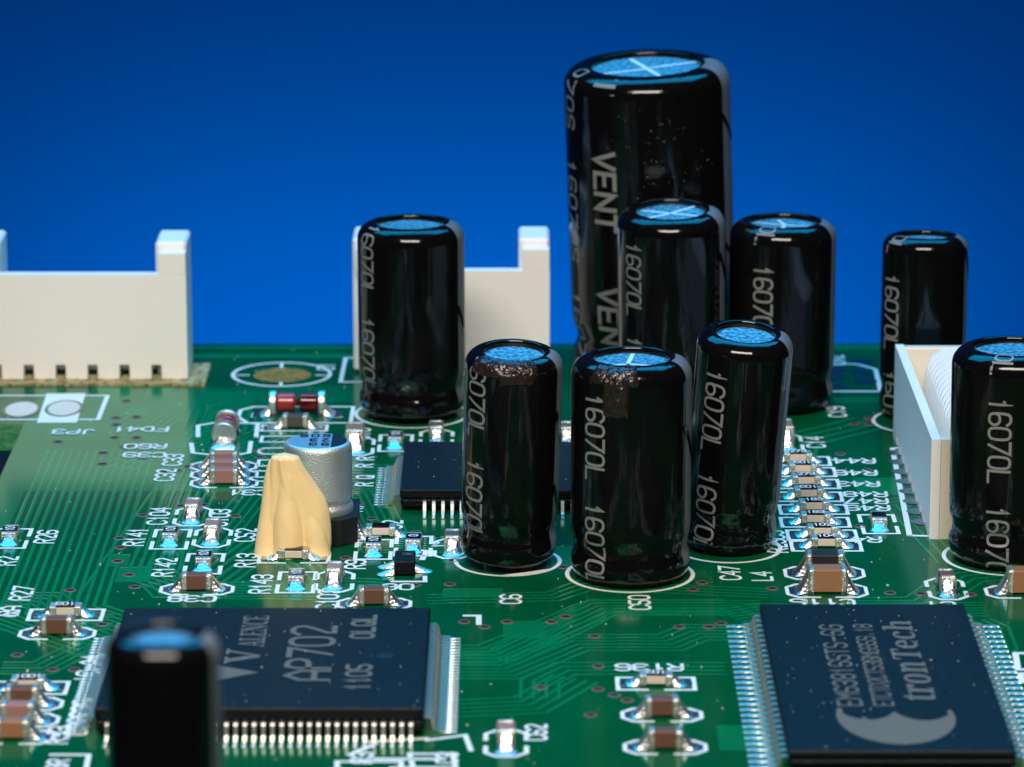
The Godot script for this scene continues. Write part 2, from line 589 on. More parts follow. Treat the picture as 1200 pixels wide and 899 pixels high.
func outline(pts: Array, w := 0.022):
	var st := begin()
	ribbon(st, pts, w, ground(), 0.002)
	part("printed_outline", commit(st, M.white_print), board)


func around(c: Vector2, half: Vector2, cut := 0.0) -> Array:
	if cut <= 0:
		return [c - half, c + Vector2(half.x, -half.y), c + half, c + Vector2(-half.x, half.y), c - half]
	var o := []
	for w in 17:
		var t := TAU * w / 16.0
		var k := Vector2(cos(t), sin(t))
		o.append(c + Vector2(signf(k.x) * (half.x - cut) + k.x * cut, signf(k.y) * (half.y - cut) + k.y * cut) if absf(k.x) > 0.01 and absf(k.y) > 0.01 else c + Vector2(k.x * half.x, k.y * half.y))
	return o


func circle(c: Vector2, r: float, w := 0.022, n := 48):
	var p := []
	for i in n + 1:
		p.append(c + Vector2(cos(TAU * i / n), sin(TAU * i / n)) * r)
	outline(p, w)


# white lettering on the board: 0 reads to the right, 1 away from the camera, 2 to the left
func silk(text: String, at: Vector2, way: int, h := 0.1, advance := 0.0, w := 0.017):
	var st := begin()
	var u: Vector3 = [Vector3.RIGHT, Vector3.FORWARD, Vector3.LEFT][way]
	var v: Vector3 = [Vector3.FORWARD, Vector3.LEFT, Vector3.BACK][way]
	letters(st, text, Vector2.ZERO, h, w, advance if advance > 0 else h * 0.84, flat(Vector3(at.x, 0.0022, at.y), u, v))
	part("printed_text", commit(st, M.white_print), board)


func pad(called: String, c: Vector2, half: Vector2, m: Material, y := 0.0025):
	var st := begin()
	box(st, Vector3(c.x, y, c.y), Vector3(half.x, 0.002, half.y), 0.0015)
	part(called, commit(st, m), board)


func disc(called: String, c: Vector2, rx: float, rz: float, m: Material, y := 0.003):
	var st := begin()
	var rows := [[], []]
	for i in 33:
		rows[0].append(Vector3(c.x, y, c.y))
		rows[1].append(Vector3(c.x + cos(TAU * i / 32) * rx, y, c.y + sin(TAU * i / 32) * rz))
	for i in 32:
		face(st, [rows[0][0], rows[1][i], rows[1][i + 1]], Vector3.UP)
	part(called, commit(st, m), board)


func circuit_board():
	board = thing("circuit_board", "green printed circuit board with white legends, carrying all the components", "circuit board")
	var face_m := board_face()
	var st := begin()
	quad(st, Vector2(LEFT, -3.834), Vector2(4.2, -1.83))
	quad(st, Vector2(-2.876, -1.83), Vector2(4.2, 1.7))
	quad(st, Vector2(LEFT, 1.7), Vector2(4.2, 8.2))
	part("solder_mask", commit(st, face_m), board)
	st = begin()
	var rim := [Vector2(LEFT, -3.834), Vector2(4.2, -3.834), Vector2(4.2, 8.2), Vector2(LEFT, 8.2), Vector2(LEFT, 1.7), Vector2(-2.876, 1.7), Vector2(-2.876, -1.83), Vector2(LEFT, -1.83), Vector2(LEFT, -3.834)]
	for i in 8:
		var a: Vector2 = rim[i]
		var b: Vector2 = rim[i + 1]
		var out := (b - a).normalized().orthogonal()
		face(st, [Vector3(a.x, 0, a.y), Vector3(b.x, 0, b.y), Vector3(b.x, -0.16, b.y), Vector3(a.x, -0.16, a.y)], Vector3(out.x, 0, out.y))
	for r in [[LEFT, -3.834, 4.2, -1.83], [-2.876, -1.83, 4.2, 1.7], [LEFT, 1.7, 4.2, 8.2]]:
		face(st, [Vector3(r[0], -0.16, r[1]), Vector3(r[2], -0.16, r[1]), Vector3(r[2], -0.16, r[3]), Vector3(r[0], -0.16, r[3])], Vector3.DOWN)
	part("laminate_edge", commit(st, M.laminate), board)
	# vias: a copper ring with a dark hole
	st = begin()
	lathe(st, [Vector2(0.021, 0.0015), Vector2(0.023, 0.0035), Vector2(0.028, 0.0035), Vector2(0.033, 0.0005)], 20)
	var ring := commit(st, M.copper)
	st = begin()
	lathe(st, [Vector2(0.0, 0.0012), Vector2(0.0225, 0.0022)], 16)
	var hole := commit(st, M.hole)
	for p in [Vector2(-2.322, -2.375), Vector2(-2.345, -1.970), Vector2(-2.226, -1.990), Vector2(-2.330, -1.812), Vector2(-2.313, -1.520), Vector2(-2.184, -1.520), Vector2(-2.234, -1.310), Vector2(-2.108, -1.329), Vector2(-2.345, -1.178), Vector2(-2.105, -1.067), Vector2(-2.326, -0.938), Vector2(-1.968, -0.774), Vector2(-1.893, -0.792), Vector2(-1.832, -0.883), Vector2(-2.630, -1.424), Vector2(-1.761, -0.192), Vector2(-1.812, -0.072), Vector2(-1.692, -0.089), Vector2(-1.917, 0.013),
			Vector2(-2.006, 0.114), Vector2(-2.090, 0.557), Vector2(-2.069, 0.733), Vector2(-2.060, 0.984), Vector2(-1.979, 1.230), Vector2(-1.930, 1.440), Vector2(-2.255, 1.499), Vector2(-2.034, 2.075), Vector2(-2.400, 2.568), Vector2(-2.202, 2.793), Vector2(-2.099, 2.793), Vector2(-2.019, 2.488), Vector2(-1.500, 0.131), Vector2(-1.452, -1.733), Vector2(-1.457, -1.235), Vector2(-1.443, -1.085), Vector2(-0.872, 0.922), Vector2(-0.843, -0.123), Vector2(-0.758, 0.181), Vector2(-0.516, 0.444), Vector2(-0.308, 0.969), Vector2(-0.498, 1.410),
			Vector2(-0.319, 1.395), Vector2(-0.238, 2.033), Vector2(-0.135, 2.117), Vector2(-0.025, 2.033), Vector2(0.195, 2.033), Vector2(0.269, 1.948), Vector2(0.407, 2.270), Vector2(0.414, 2.740), Vector2(0.137, 3.064), Vector2(0.407, 3.089), Vector2(0.482, 3.177), Vector2(0.364, 3.463), Vector2(0.829, 2.117), Vector2(0.977, 2.117), Vector2(0.977, 1.365), Vector2(0.924, 1.485), Vector2(0.266, 1.092), Vector2(2.101, -1.831), Vector2(2.016, -1.831), Vector2(2.113, -1.970), Vector2(1.883, -1.160),
			Vector2(2.005, -0.810), Vector2(1.873, 0.330), Vector2(2.080, 1.558), Vector2(2.334, 1.573), Vector2(1.330, 1.470), Vector2(1.925, 1.544), Vector2(1.556, -1.178), Vector2(0.540, 3.253), Vector2(1.039, 2.061)]:
		part("hole", hole, part("via", ring, board, Vector3(p.x, 0, p.y), 0.0))
	# white frames and pads that carry nothing
	outline([Vector2(-3.331, -1.930), Vector2(-2.448, -1.930), Vector2(-2.447, -2.499), Vector2(-3.407, -2.499)], 0.026)
	st = begin()
	ribbon(st, [Vector2(-2.700, -2.458), Vector2(-2.687, -1.950)], 0.235, ground(), 0.0018, 9.0)
	part("printed_block", commit(st, M.white_print), board)
	for c in [Vector2(-2.930, -2.171), Vector2(-2.677, -2.191)]:
		disc("annular_ring", c, 0.115, 0.2, M.mask_ring, 0.0026)
		disc("test_pad", c, 0.095, 0.17, M.ceramic_white, 0.0034)
	circle(Vector2(-1.423, -3.030), 0.3, 0.024)
	disc("bare_spot", Vector2(-1.416, -3.008), 0.178, 0.178, M.bare_laminate, 0.0025)
	for a in [[Vector2(-1.438, -3.315), Vector2(-1.432, -3.205)], [Vector2(-1.417, -2.837), Vector2(-1.411, -2.730)], [Vector2(-1.711, -3.008), Vector2(-1.627, -3.008)], [Vector2(-1.206, -3.008), Vector2(-1.142, -3.008)]]:
		outline(a, 0.02)
	outline([Vector2(-0.910, -3.448), Vector2(-1.044, -3.448), Vector2(-1.051, -2.837), Vector2(-0.889, -2.837)], 0.026)
	for k in 6:
		var c: Vector2 = [Vector2(-1.277, -1.733), Vector2(-1.264, -1.481), Vector2(-1.265, -1.216), Vector2(-1.251, -0.956), Vector2(-1.258, -0.720), Vector2(-1.252, -0.506)][k]
		outline(around(c, Vector2(0.19, 0.065) if k != 2 else Vector2(0.19, 0.07), 0.0 if k != 2 else 0.06), 0.02)
	outline([Vector2(1.916, -3.293), Vector2(2.150, -3.293), Vector2(2.256, -3.161), Vector2(2.239, -2.604), Vector2(1.866, -2.604)], 0.028)
	for c in [Vector2(2.007, -3.161), Vector2(1.992, -2.965), Vector2(1.975, -2.751), Vector2(2.164, -3.073), Vector2(2.167, -2.858), Vector2(2.193, -3.359)]:
		disc("solder_pad", c, 0.075, 0.075, M.pad_metal)
	for k in 2:
		outline([[Vector2(-1.538, -1.990), Vector2(-1.534, -2.090)], [Vector2(-1.012, -1.990), Vector2(-1.113, -1.990)]][k], 0.02)
	# white legends
	for t in [["R26", Vector2(-2.434, 0.654)], ["C33", Vector2(-1.882, -0.901)], ["C32", Vector2(-1.900, -0.577)], ["C104", Vector2(-1.866, 0.297)], ["C103", Vector2(-1.538, 0.330)], ["R141", Vector2(-1.955, 0.702)], ["C52", Vector2(-1.373, 0.622)], ["R13", Vector2(-1.340, 1.092)], ["R142", Vector2(-1.756, 1.260)], ["R27", Vector2(-2.444, 1.675)], ["IC-A1", Vector2(-1.979, 2.974)],
			["R143", Vector2(-1.237, 1.558)], ["C102", Vector2(-0.884, 1.820)], ["R9", Vector2(-0.766, 1.123)], ["U2", Vector2(-0.595, 0.379)], ["C6", Vector2(0.043, 1.734)], ["C50", Vector2(0.694, 1.834)], ["C47", Vector2(1.177, 1.320)], ["L4", Vector2(1.338, 1.335)], ["R25C9", Vector2(1.450, 0.828)], ["C14", Vector2(1.805, -1.291)], ["C19", Vector2(1.983, -1.990)], ["CN2", Vector2(2.079, -3.271)],
			["01", Vector2(-1.106, -3.139)], ["C36C35", Vector2(-1.949, 3.752)], ["R33", Vector2(-2.023, 3.870)], ["C18", Vector2(-0.833, -1.481)], ["R2", Vector2(-2.590, 1.062)], ["RA", Vector2(-2.474, 1.934)]]:
		silk(t[0], t[1], 1)
	for t in [["JP3", Vector2(-2.449, -1.694)], ["FD41", Vector2(-2.019, -1.753)], ["R60", Vector2(-1.998, -1.367)], ["C39", Vector2(-1.987, -1.178)], ["C31", Vector2(-1.340, -0.383)], ["C38", Vector2(-1.504, 1.602)], ["06", Vector2(-0.507, 1.395)], ["R136", Vector2(0.818, 2.714)], ["R44", Vector2(2.064, -1.048)], ["R46", Vector2(2.052, -0.792)], ["R43", Vector2(2.046, -0.559)],
			["R48", Vector2(2.070, -0.348)], ["R47", Vector2(2.063, -0.209)], ["R45", Vector2(2.060, -0.072)], ["R4", Vector2(1.960, 0.541)], ["C115", Vector2(1.728, 1.661)], ["C1", Vector2(2.234, 1.705)], ["R", Vector2(-2.476, 1.849)]]:
		silk(t[0], t[1], 2)
	for t in [["R R", Vector2(-0.792, -0.865)], ["R Q", Vector2(-0.779, -0.470)], ["R7", Vector2(-0.818, 0.047)], ["C62", Vector2(0.155, 3.823)], ["R3", Vector2(-0.631, 4.135)], ["C3", Vector2(-0.248, 4.135)], ["88", Vector2(-0.454, 4.327)], ["C8R", Vector2(-1.988, 4.305)]]:
		silk(t[0], t[1], 1, 0.09)
	outline([Vector2(-0.361, 0.702), Vector2(-0.415, 0.702), Vector2(-0.389, 0.638)], 0.018)
	outline([Vector2(2.486, 2.541), Vector2(2.445, 2.541), Vector2(2.427, 2.793), Vector2(2.456, 2.793)], 0.03)
	outline([Vector2(2.448, 2.858), Vector2(2.431, 2.858), Vector2(2.424, 2.987)], 0.03)
	for a in [[Vector2(-0.235, 1.934), Vector2(-0.166, 1.934), Vector2(-0.165, 2.075)], [Vector2(-0.613, 4.078), Vector2(-0.307, 4.078)], [Vector2(-0.660, 3.846), Vector2(-0.389, 3.799)], [Vector2(-0.730, 4.021), Vector2(-0.620, 3.870)]]:
		outline(a, 0.028)
	for a in [[Vector2(-0.784, 4.113), Vector2(-0.497, 4.113), Vector2(-0.494, 4.260), Vector2(-0.778, 4.260), Vector2(-0.784, 4.113)], [Vector2(-0.462, 4.009), Vector2(-0.269, 4.009), Vector2(-0.251, 4.192), Vector2(-0.442, 4.192), Vector2(-0.462, 4.009)], [Vector2(-0.388, 3.823), Vector2(-0.214, 3.752), Vector2(-0.185, 3.963)], [Vector2(-0.152, 4.249), Vector2(0.152, 4.249)], [Vector2(-2.076, 4.021), Vector2(-1.907, 4.021), Vector2(-1.899, 4.249), Vector2(-2.089, 4.249)]]:
		outline(a, 0.024)



# an outline in x and y pushed through from z0 to z1
func extrude(st: SurfaceTool, poly: Array, z0: float, z1: float, turn := false):
	var at := func(p: Vector2, z: float) -> Vector3: return Vector3(z, p.y, p.x) if turn else Vector3(p.x, p.y, z)
	var tri := Geometry2D.triangulate_polygon(PackedVector2Array(poly))
	for i in range(0, tri.size(), 3):
		for z in [z0, z1]:
			face(st, [at.call(poly[tri[i]], z), at.call(poly[tri[i + 1]], z), at.call(poly[tri[i + 2]], z)], at.call(Vector2.ZERO, z - (z0 + z1) / 2))
	for i in poly.size():
		var a: Vector2 = poly[i]
		var b: Vector2 = poly[(i + 1) % poly.size()]
		var side := (b - a).normalized().orthogonal()
		var m := (a + b) / 2
		if Geometry2D.is_point_in_polygon(m + side * 0.0005, PackedVector2Array(poly)):
			side = -side
		face(st, [at.call(a, z0), at.call(b, z0), at.call(b, z1), at.call(a, z1)], at.call(side, 0.0))


# ---------------------------------------------------------------- white connectors
func pin_header(at: Vector3, length: float, slots: int, label: String):
	var t := thing("pin_header", label, "connector", at, 0.0, "white pin headers at the rear edge")
	var poly := [Vector2(-length, 0.665), Vector2(-length, 0.03)]
	for k in slots:
		var x := -0.16 - 0.196 * (slots - 1 - k)
		poly.append_array([Vector2(x - 0.064, 0.005), Vector2(x - 0.062, 0.1), Vector2(x, 0.1), Vector2(x + 0.002, 0.005)])
	poly.append_array([Vector2(-0.012, 0.005), Vector2(0, 0.02), Vector2(0, 0.665)])
	var st := begin()
	extrude(st, poly, -0.085, 0.0)
	part("front_wall", commit(st, M.white_plastic), t)
	st = begin()
	slab(st, Vector3(-length + 0.21, 0.04, -0.46), Vector3(-0.21, 0.22, -0.115))
	part("base_block", commit(st, M.white_plastic), t)
	for s in [0.0, -length + 0.15]:
		st = begin()
		slab(st, Vector3(s - 0.165, 0.6655, -0.084), Vector3(s - 0.001, 0.8, -0.001), 0.003)
		part("keying_tab", commit(st, M.white_plastic), t)
		st = begin()
		slab(st, Vector3(s - 0.19, 0.01, -0.45), Vector3(s - 0.002, 0.85, -0.087), 0.015)
		part("end_post", commit(st, M.white_plastic), t)
	for k in slots:
		st = begin()
		box(st, Vector3(-0.188 - 0.196 * k, 0.08, -0.2), Vector3(0.025, 0.07, 0.025), 0.006)
		part("pin", commit(st, M.pad_metal), t)


func connectors():
	pin_header(Vector3(-1.990, 0, -2.879), 1.29, 6, "long white plastic pin header at the left rear edge")
	pin_header(Vector3(0.231, 0, -2.987), 1.17, 4, "shorter white plastic pin header standing behind the black capacitors")
	# the residue they stand in is part of the board
	var st := begin()
	slab(st, Vector3(-3.6, -0.002, Vector3(-3.127, 0, -2.751).z), Vector3(Vector3(-1.876, 0, -2.751).x, 0.012, Vector3(-3.190, 0, -3.271).z), 0.004)
	part("flux_residue", commit(st, M.flux_residue), board)
	# the long connector on the right, open at the top, with ribs inside
	var t := thing("ribbed_connector", "cream white open connector with ribbed inside at the right", "connector", Vector3(2.220, 0, 0.574))
	var deep := 2.13
	var poly := [Vector2(0, 0.55), Vector2(0, 0.0), Vector2(-0.1, 0.0)]
	for k in 9:
		var z := -0.22 - k * 0.2
		poly.append_array([Vector2(z, 0.005), Vector2(z - 0.01, 0.07), Vector2(z - 0.08, 0.07), Vector2(z - 0.09, 0.005)])
	poly.append_array([Vector2(-deep, 0.0), Vector2(-deep, 0.55)])
	st = begin()
	extrude(st, poly, 0.0, 0.05, true)
	part("side_wall", commit(st, M.white_plastic), t)
	st = begin()
	extrude(st, [Vector2(0.052, 0.548), Vector2(0.052, 0.0), Vector2(0.12, 0.0), Vector2(0.125, 0.07), Vector2(0.4, 0.07), Vector2(0.405, 0.0), Vector2(0.55, 0.0), Vector2(0.55, 0.548)], -0.07, -0.002)
	part("front_wall", commit(st, M.cream_plastic), t)
	st = begin()
	slab(st, Vector3(0.052, 0.0, -deep + 0.002), Vector3(0.55, 0.546, -deep + 0.07))
	part("back_wall", commit(st, M.cream_plastic), t)
	st = begin()
	slab(st, Vector3(0.5, 0.0, -deep + 0.072), Vector3(0.549, 0.547, -0.072))
	part("side_wall", commit(st, M.white_plastic), t)
	st = begin()
	slab(st, Vector3(0.052, 0.08, -deep + 0.072), Vector3(0.498, 0.2, -0.072))
	part("floor_block", commit(st, M.cream_plastic), t)
	st = begin()
	var rib := [Vector2(0.495, 0.2), Vector2(0.495, 0.57), Vector2(0.36, 0.565)] + arc(Vector2(0.3, 0.43), 0.13, 0.13, 80, 180, 8) + [Vector2(0.16, 0.2)]
	extrude(st, rib, -0.025, 0.025)
	var rm := commit(st, M.white_plastic)
	for k in 19:
		part("rib", rm, t, Vector3(0, 0, -0.16 - k * 0.1))
	for k in 8:
		var a: Vector3 = Vector3(2.225, 0, 0.247)
		var b: Vector3 = Vector3(2.212, 0, -1.178)
		var c := a.lerp(b, k / 7.0)
		disc("solder_pad", Vector2(c.x, c.z), 0.075, 0.06, M.pad_metal)
	outline([Vector2(2.122, 0.509), Vector2(2.312, 0.525)], 0.03)
	outline([Vector2(2.122, 0.509), Vector2(2.191, -1.272), Vector2(2.264, -1.310)], 0.03)


# ---------------------------------------------------------------- electrolytic capacitors
func on_profile(prof: Array, s: float) -> Array:
	for i in prof.size() - 1:
		var l: float = prof[i].distance_to(prof[i + 1])
		if s <= l or i == prof.size() - 2:
			var d: Vector2 = (prof[i + 1] - prof[i]).normalized()
			return [prof[i] + d * s, Vector2(-d.y, d.x)]
		s -= l
	return []


func electrolytic(label: String, at: Vector3, r: float, h: float, lean := Vector2.ZERO, texts := [], cross := [], melt := [], gap := 0.0, marks := [0.3, 0.75]) -> Node3D:
	var t := thing("electrolytic_capacitor", label, "capacitor", at + Vector3(0, gap, 0), 0.0, "black sleeved electrolytic capacitors")
	t.rotation_degrees = Vector3(lean.y, 0, -lean.x)
	var rs := minf(0.09 + 0.1 * (r - 0.25), 0.33 * r)
	var lip := minf(0.68 * r, r - rs)
	var low := maxf(1.0, r / 0.315)
	var outer: Array = [Vector2(lip, h)] + arc(Vector2(r - rs, h - rs), rs, rs, 90, 0, 10).slice(0 if lip < r - rs - 0.001 else 1) + [Vector2(r, h * 0.6), Vector2(r, 0.3 * low), Vector2(0.992 * r, 0.25 * low), Vector2(0.965 * r, 0.215 * low), Vector2(0.94 * r, 0.185 * low), Vector2(0.937 * r, 0.165 * low), Vector2(0.95 * r, 0.145 * low),
			Vector2(0.985 * r, 0.115 * low), Vector2(0.997 * r, 0.09 * low), Vector2(0.99 * r, 0.06 * low), Vector2(0.965 * r, 0.03 * low), Vector2(0.93 * r, 0.014 * low), Vector2(0.88 * r, 0.008 * low), Vector2(0.8 * r, 0.012 * low)]
	var st := begin()
	# towards the bottom the shrunken film is wrinkled, each one in its own way
	var film := FastNoiseLite.new()
	film.seed = int(at.x * 977 + at.z * 131)
	film.frequency = 1.0
	var bulge := func(q: Vector2, w: float) -> Vector3:
		var k := 0.015 * r * smoothstep(0.36, 0.1, q.y) * smoothstep(0.0, 0.05, q.y) + 0.002 * r
		var e: float = q.x * (1.0 + k / r * (film.get_noise_3d(sin(w) * 3.2, q.y * 11, cos(w) * 3.2) + 0.4 * film.get_noise_3d(sin(w) * 9, q.y * 30, cos(w) * 9))) if q.x > 0.9 * r else q.x
		return Vector3(e * sin(w), q.y, e * cos(w))
	var fine_outer := []
	for i in outer.size() - 1:
		var n := 6 if outer[i].y < 0.61 * h and outer[i].y > 0.28 else 3 if outer[i].y < 0.28 else 1
		for k in n:
			fine_outer.append(outer[i].lerp(outer[i + 1], float(k) / n))
	fine_outer.append(outer[-1])
	var skin := []
	for q in [Vector2(lip - 0.014, h - 0.06), Vector2(lip - 0.013, h - 0.015), Vector2(lip - 0.006, h - 0.003)] + fine_outer:
		var line := []
		for j in 97:
			line.append(bulge.call(q, TAU * j / 96))
		skin.append(line)
	sheet(st, skin, false, true)
	part("sleeve", commit(st, M.black_sleeve), t)
	st = begin()
	lathe(st, [Vector2(0, h - 0.03), Vector2(lip * 0.7, h - 0.03), Vector2(lip - 0.012, h - 0.032)], 64)
	var top := part("vent_disc", commit(st, M.vent_disc), t)
	for line in cross:
		st = begin()
		ribbon(st, line.map(func(q): return q * lip), 0.022 if r < 0.4 else 0.03, ground_at(h - 0.03), 0.003)
		part("score_line", commit(st, M.score_metal), top)
	st = begin()
	lathe(st, [Vector2(0.0, 0.035), Vector2(0.85 * r, 0.035), Vector2(0.85 * r, 0.02), Vector2(0.85 * r, 0.02), Vector2(0.0, 0.02)], 48)
	part("rubber_bung", commit(st, M.rubber), t)
	for s in [-1, 1]:
		st = begin()
		lathe(st, [Vector2(0, 0.03), Vector2(0.025, 0.03), Vector2(0.025, 0.03), Vector2(0.025, -gap - 0.01)], 12, 0, TAU, Vector3(s * 0.4 * r, 0, 0))
		part("lead", commit(st, M.tinned_lead), t)
	var on := func(p: Vector2, lift: float) -> Vector3:
		var q := on_profile(outer, p.x)
		var w := p.y / r
		var e: Vector2 = q[0] + q[1] * lift
		return bulge.call(e, w)
	# the grey stripe that marks the negative side, with dark dashes
	st = begin()
	var band := []
	for i in 71:
		var line := []
		for j in 11:
			line.append(on.call(Vector2(lerpf(0.015, h - 0.02, i / 70.0), deg_to_rad(lerpf(62, 102, j / 10.0)) * r), 0.0016))
		band.append(line)
	sheet(st, band)
	var stripe := part("polarity_stripe", commit(st, M.stripe_print), t)
	for s in marks:
		st = begin()
		ribbon(st, [Vector2(s, deg_to_rad(62) * r), Vector2(s + 0.16, deg_to_rad(80) * r), Vector2(s + 0.2, deg_to_rad(103) * r)], 0.035, on, 0.005, 0.02)
		part("dash", commit(st, M.black_sleeve), stripe)
	for x in texts:   # [text, angle of the foot of the letters, where the line starts, letter height, advance, stroke, number of repeats, period]
		for k in x[6]:
			st = begin()
			letters(st, x[0], Vector2(x[2] + k * x[7], deg_to_rad(x[1]) * r), x[3], x[5], x[4], on, 0.0012, -0.03)
			part("printed_code", commit(st, M.grey_print), t)
	for m in melt:    # [from angle, to angle, from s, to s, seed]
		var f := FastNoiseLite.new()
		f.seed = m[4]
		f.frequency = 5.0
		var cells := FastNoiseLite.new()
		cells.seed = m[4]
		cells.noise_type = FastNoiseLite.TYPE_CELLULAR
		cells.frequency = 24.0
		cells.fractal_type = FastNoiseLite.FRACTAL_NONE
		st = begin()
		var rows := []
		for i in 61:
			var line := []
			for j in 91:
				var u := i / 60.0
				var v := j / 90.0
				var p := Vector2(lerpf(m[2], m[3], u), deg_to_rad(lerpf(m[0], m[1], v)) * r)
				var edge := 1.0 - maxf(absf(2 * u - 1), absf(2 * v - 1) ** 1.5) - 0.14 * (f.get_noise_2d(p.x * 4, p.y * 4) + 0.5)
				var lump := 0.005 + 0.008 * clampf(-cells.get_noise_2d(p.x, p.y), 0, 1) + 0.008 * absf(f.get_noise_2d(p.x * 2, p.y * 2))
				line.append(on.call(p, clampf(edge * 4, -0.4, 1) * lump))
			rows.append(line)
		sheet(st, rows)
		part("melted_patch", commit(st, M.melted_sleeve), t)
	return t


func ground_at(y: float) -> Callable:
	return func(p: Vector2, lift: float) -> Vector3: return Vector3(p.x, y + lift, p.y)


func capacitors():
	var code := func(angle: float, start: float, n := 3) -> Array: return ["16070L", angle, start, 0.112, 0.077, 0.0138, n, 0.575]
	var x_mark := [[Vector2(-0.75, -0.3), Vector2(0.75, 0.3)], [Vector2(-0.7, 0.45), Vector2(0, 0), Vector2(0.65, -0.6)]]
	electrolytic("black capacitor standing alone in front of the shorter white pin header", Vector3(-0.593, 0.0, -2.08), 0.315, 1.145, Vector2(-0.2, 0), [code.call(-64, 0.02)], [], [], 0.02, [0.55])
	var big := electrolytic("tallest and widest black capacitor, lettered VENT, behind the others", Vector3(0.886, 0.0, -3.08), 0.503, 1.955, Vector2(-2.2, 3),
			[["VENT", -42, -0.29, 0.14, 0.128, 0.026, 3, 0.845], ["16070S", -77, -0.18, 0.12, 0.11, 0.0165, 3, 0.83]], [[Vector2(-0.85, 0.35), Vector2(-0.05, 0.08)], [Vector2(0.12, -0.03), Vector2(0.9, -0.35)], [Vector2(-0.25, -0.75), Vector2(0.2, 0.6)]], [], 0.0, [0.4, 1.2])
	electrolytic("black capacitor in front of the tallest one, with an X scored on its top", Vector3(0.953, 0.0, -2.12), 0.315, 1.2, Vector2(-1.1, 5), [code.call(-57, 0.2)], x_mark, [], 0.06)
	electrolytic("wide black capacitor at the rear, just right of the tallest one", Vector3(1.607, 0.0, -2.285), 0.315, 1.12, Vector2(0.1, 0), [code.call(-35, -0.3, 4)], [[Vector2(-0.7, -0.3), Vector2(0, 0.05), Vector2(0.8, 0.2)], [Vector2(-0.1, 0.7), Vector2(0.05, 0), Vector2(-0.1, -0.6)]], [], 0.01, [])
	electrolytic("slim black capacitor alone at the right rear, behind the cream connector", Vector3(2.43, 0.0, -2.05), 0.252, 1.075, Vector2(0.3, -3), [code.call(-68, -0.31, 4)], [], [], 0.01, [0.12])
	electrolytic("slim black capacitor with brown melted rim inside the silk circle C6", Vector3(-0.022, 0.0, 1.0), 0.252, 1.125, Vector2(1.7, 5), [code.call(-61, 0.02)], [], [[-62, 32, 0.0, 0.13, 3], [-18, 26, 0.02, 0.17, 8]], 0.045, [0.35, 0.75])
	electrolytic("wide black capacitor above the legend C50, with a melted drip below its rim", Vector3(0.61, 0.0, 1.215), 0.308, 1.157, Vector2(0, 0), [code.call(-49, 0.2)], [[Vector2(-0.8, 0.5), Vector2(-0.1, 0.3), Vector2(0.8, 0.5)], [Vector2(-0.1, 0.3), Vector2(0.05, -0.7)]], [[-46, 6, 0.02, 0.15, 5], [-30, -4, 0.06, 0.31, 6]], 0.005, [0.4])
	electrolytic("slim black capacitor leaning to the right above the legend C47", Vector3(1.142, 0.0, 0.69), 0.25, 1.18, Vector2(3.5, 7), [code.call(-50, 0.2)], [], [], 0.03, [])
	electrolytic("wide black capacitor at the right edge, beside the cream connector", Vector3(2.6, 0.0, 0.91), 0.315, 1.13, Vector2(-0.3, 0), [code.call(-28, -0.31, 4)], [], [], 0.01)
	electrolytic("blurred black capacitor standing nearest of all, before the AP702 package", Vector3(-1.204, 1.85, 8.045) * Vector3(1, 0, 1), 0.197, 1.85, Vector2.ZERO, [], [], [], 0.01, [])
	# flakes stuck on the tall one
	var rng := RandomNumberGenerator.new()
	rng.seed = 5
	var st := begin()
	for i in 85:
		var w := deg_to_rad(rng.randfn(4, 14))
		var y := rng.randf_range(1.3, 1.8) if i > 30 else rng.randf_range(0.8, 1.85)
		if i % 3 == 0:
			w = deg_to_rad(rng.randf_range(-40, 50))
		box(st, Vector3(sin(w) * 0.504, y, cos(w) * 0.504), Vector3.ONE * rng.randf_range(0.0008, 0.0028), 0.001)
	part("flakes", commit(st, M.gold_speck), big).set_meta("kind", "stuff")
	circle(Vector2(-0.022, 0.98), 0.272)
	circle(Vector2(0.61, 1.215), 0.325)
	circle(Vector2(1.142, 0.74), 0.275)
	circle(Vector2(2.6, 0.91), 0.335)
	circle(Vector2(-0.593, -2.07), 0.335)
	circle(Vector2(2.434, -1.891), 0.3)
	st = begin()
	for i in 10:
		var a := deg_to_rad(30 + i * 7)
		var b := deg_to_rad(30 + (i + 1) * 7)
		face(st, [Vector3(-0.022 + 0.1, 0.002, 0.98 + 0.2), Vector3(-0.022 + 0.268 * cos(a), 0.002, 0.98 + 0.268 * sin(a)), Vector3(-0.022 + 0.268 * cos(b), 0.002, 0.98 + 0.268 * sin(b))], Vector3.UP)
	part("printed_block", commit(st, M.white_print), board)
	# the small metal can with black base
	var t := thing("surface_mount_capacitor", "squat silver can capacitor on a black base, stamped on top", "capacitor", Vector3(-1.03, 0, Vector3(-1.038, 0, 0.718).z - 0.21))
	st = begin()
	extrude(st, [Vector2(-0.21, 0.21), Vector2(0.21, 0.21), Vector2(0.21, -0.13), Vector2(0.13, -0.21), Vector2(-0.13, -0.21), Vector2(-0.21, -0.13)], 0.0, 0.14)
	var base := part("base", commit(st, M.rubber), t, Vector3(0, 0.005, 0))
	base.rotation_degrees.x = -90
	st = begin()
	lathe(st, [Vector2(0.158, 0.485), Vector2(0.17, 0.48), Vector2(0.178, 0.468), Vector2(0.181, 0.45), Vector2(0.181, 0.2), Vector2(0.178, 0.185), Vector2(0.168, 0.172), Vector2(0.166, 0.163), Vector2(0.17, 0.154), Vector2(0.182, 0.145), Vector2(0.185, 0.13), Vector2(0.182, 0.106)], 80)
	part("can", commit(st, M.can_metal), t, Vector3(0, 0.04, 0))
	st = begin()
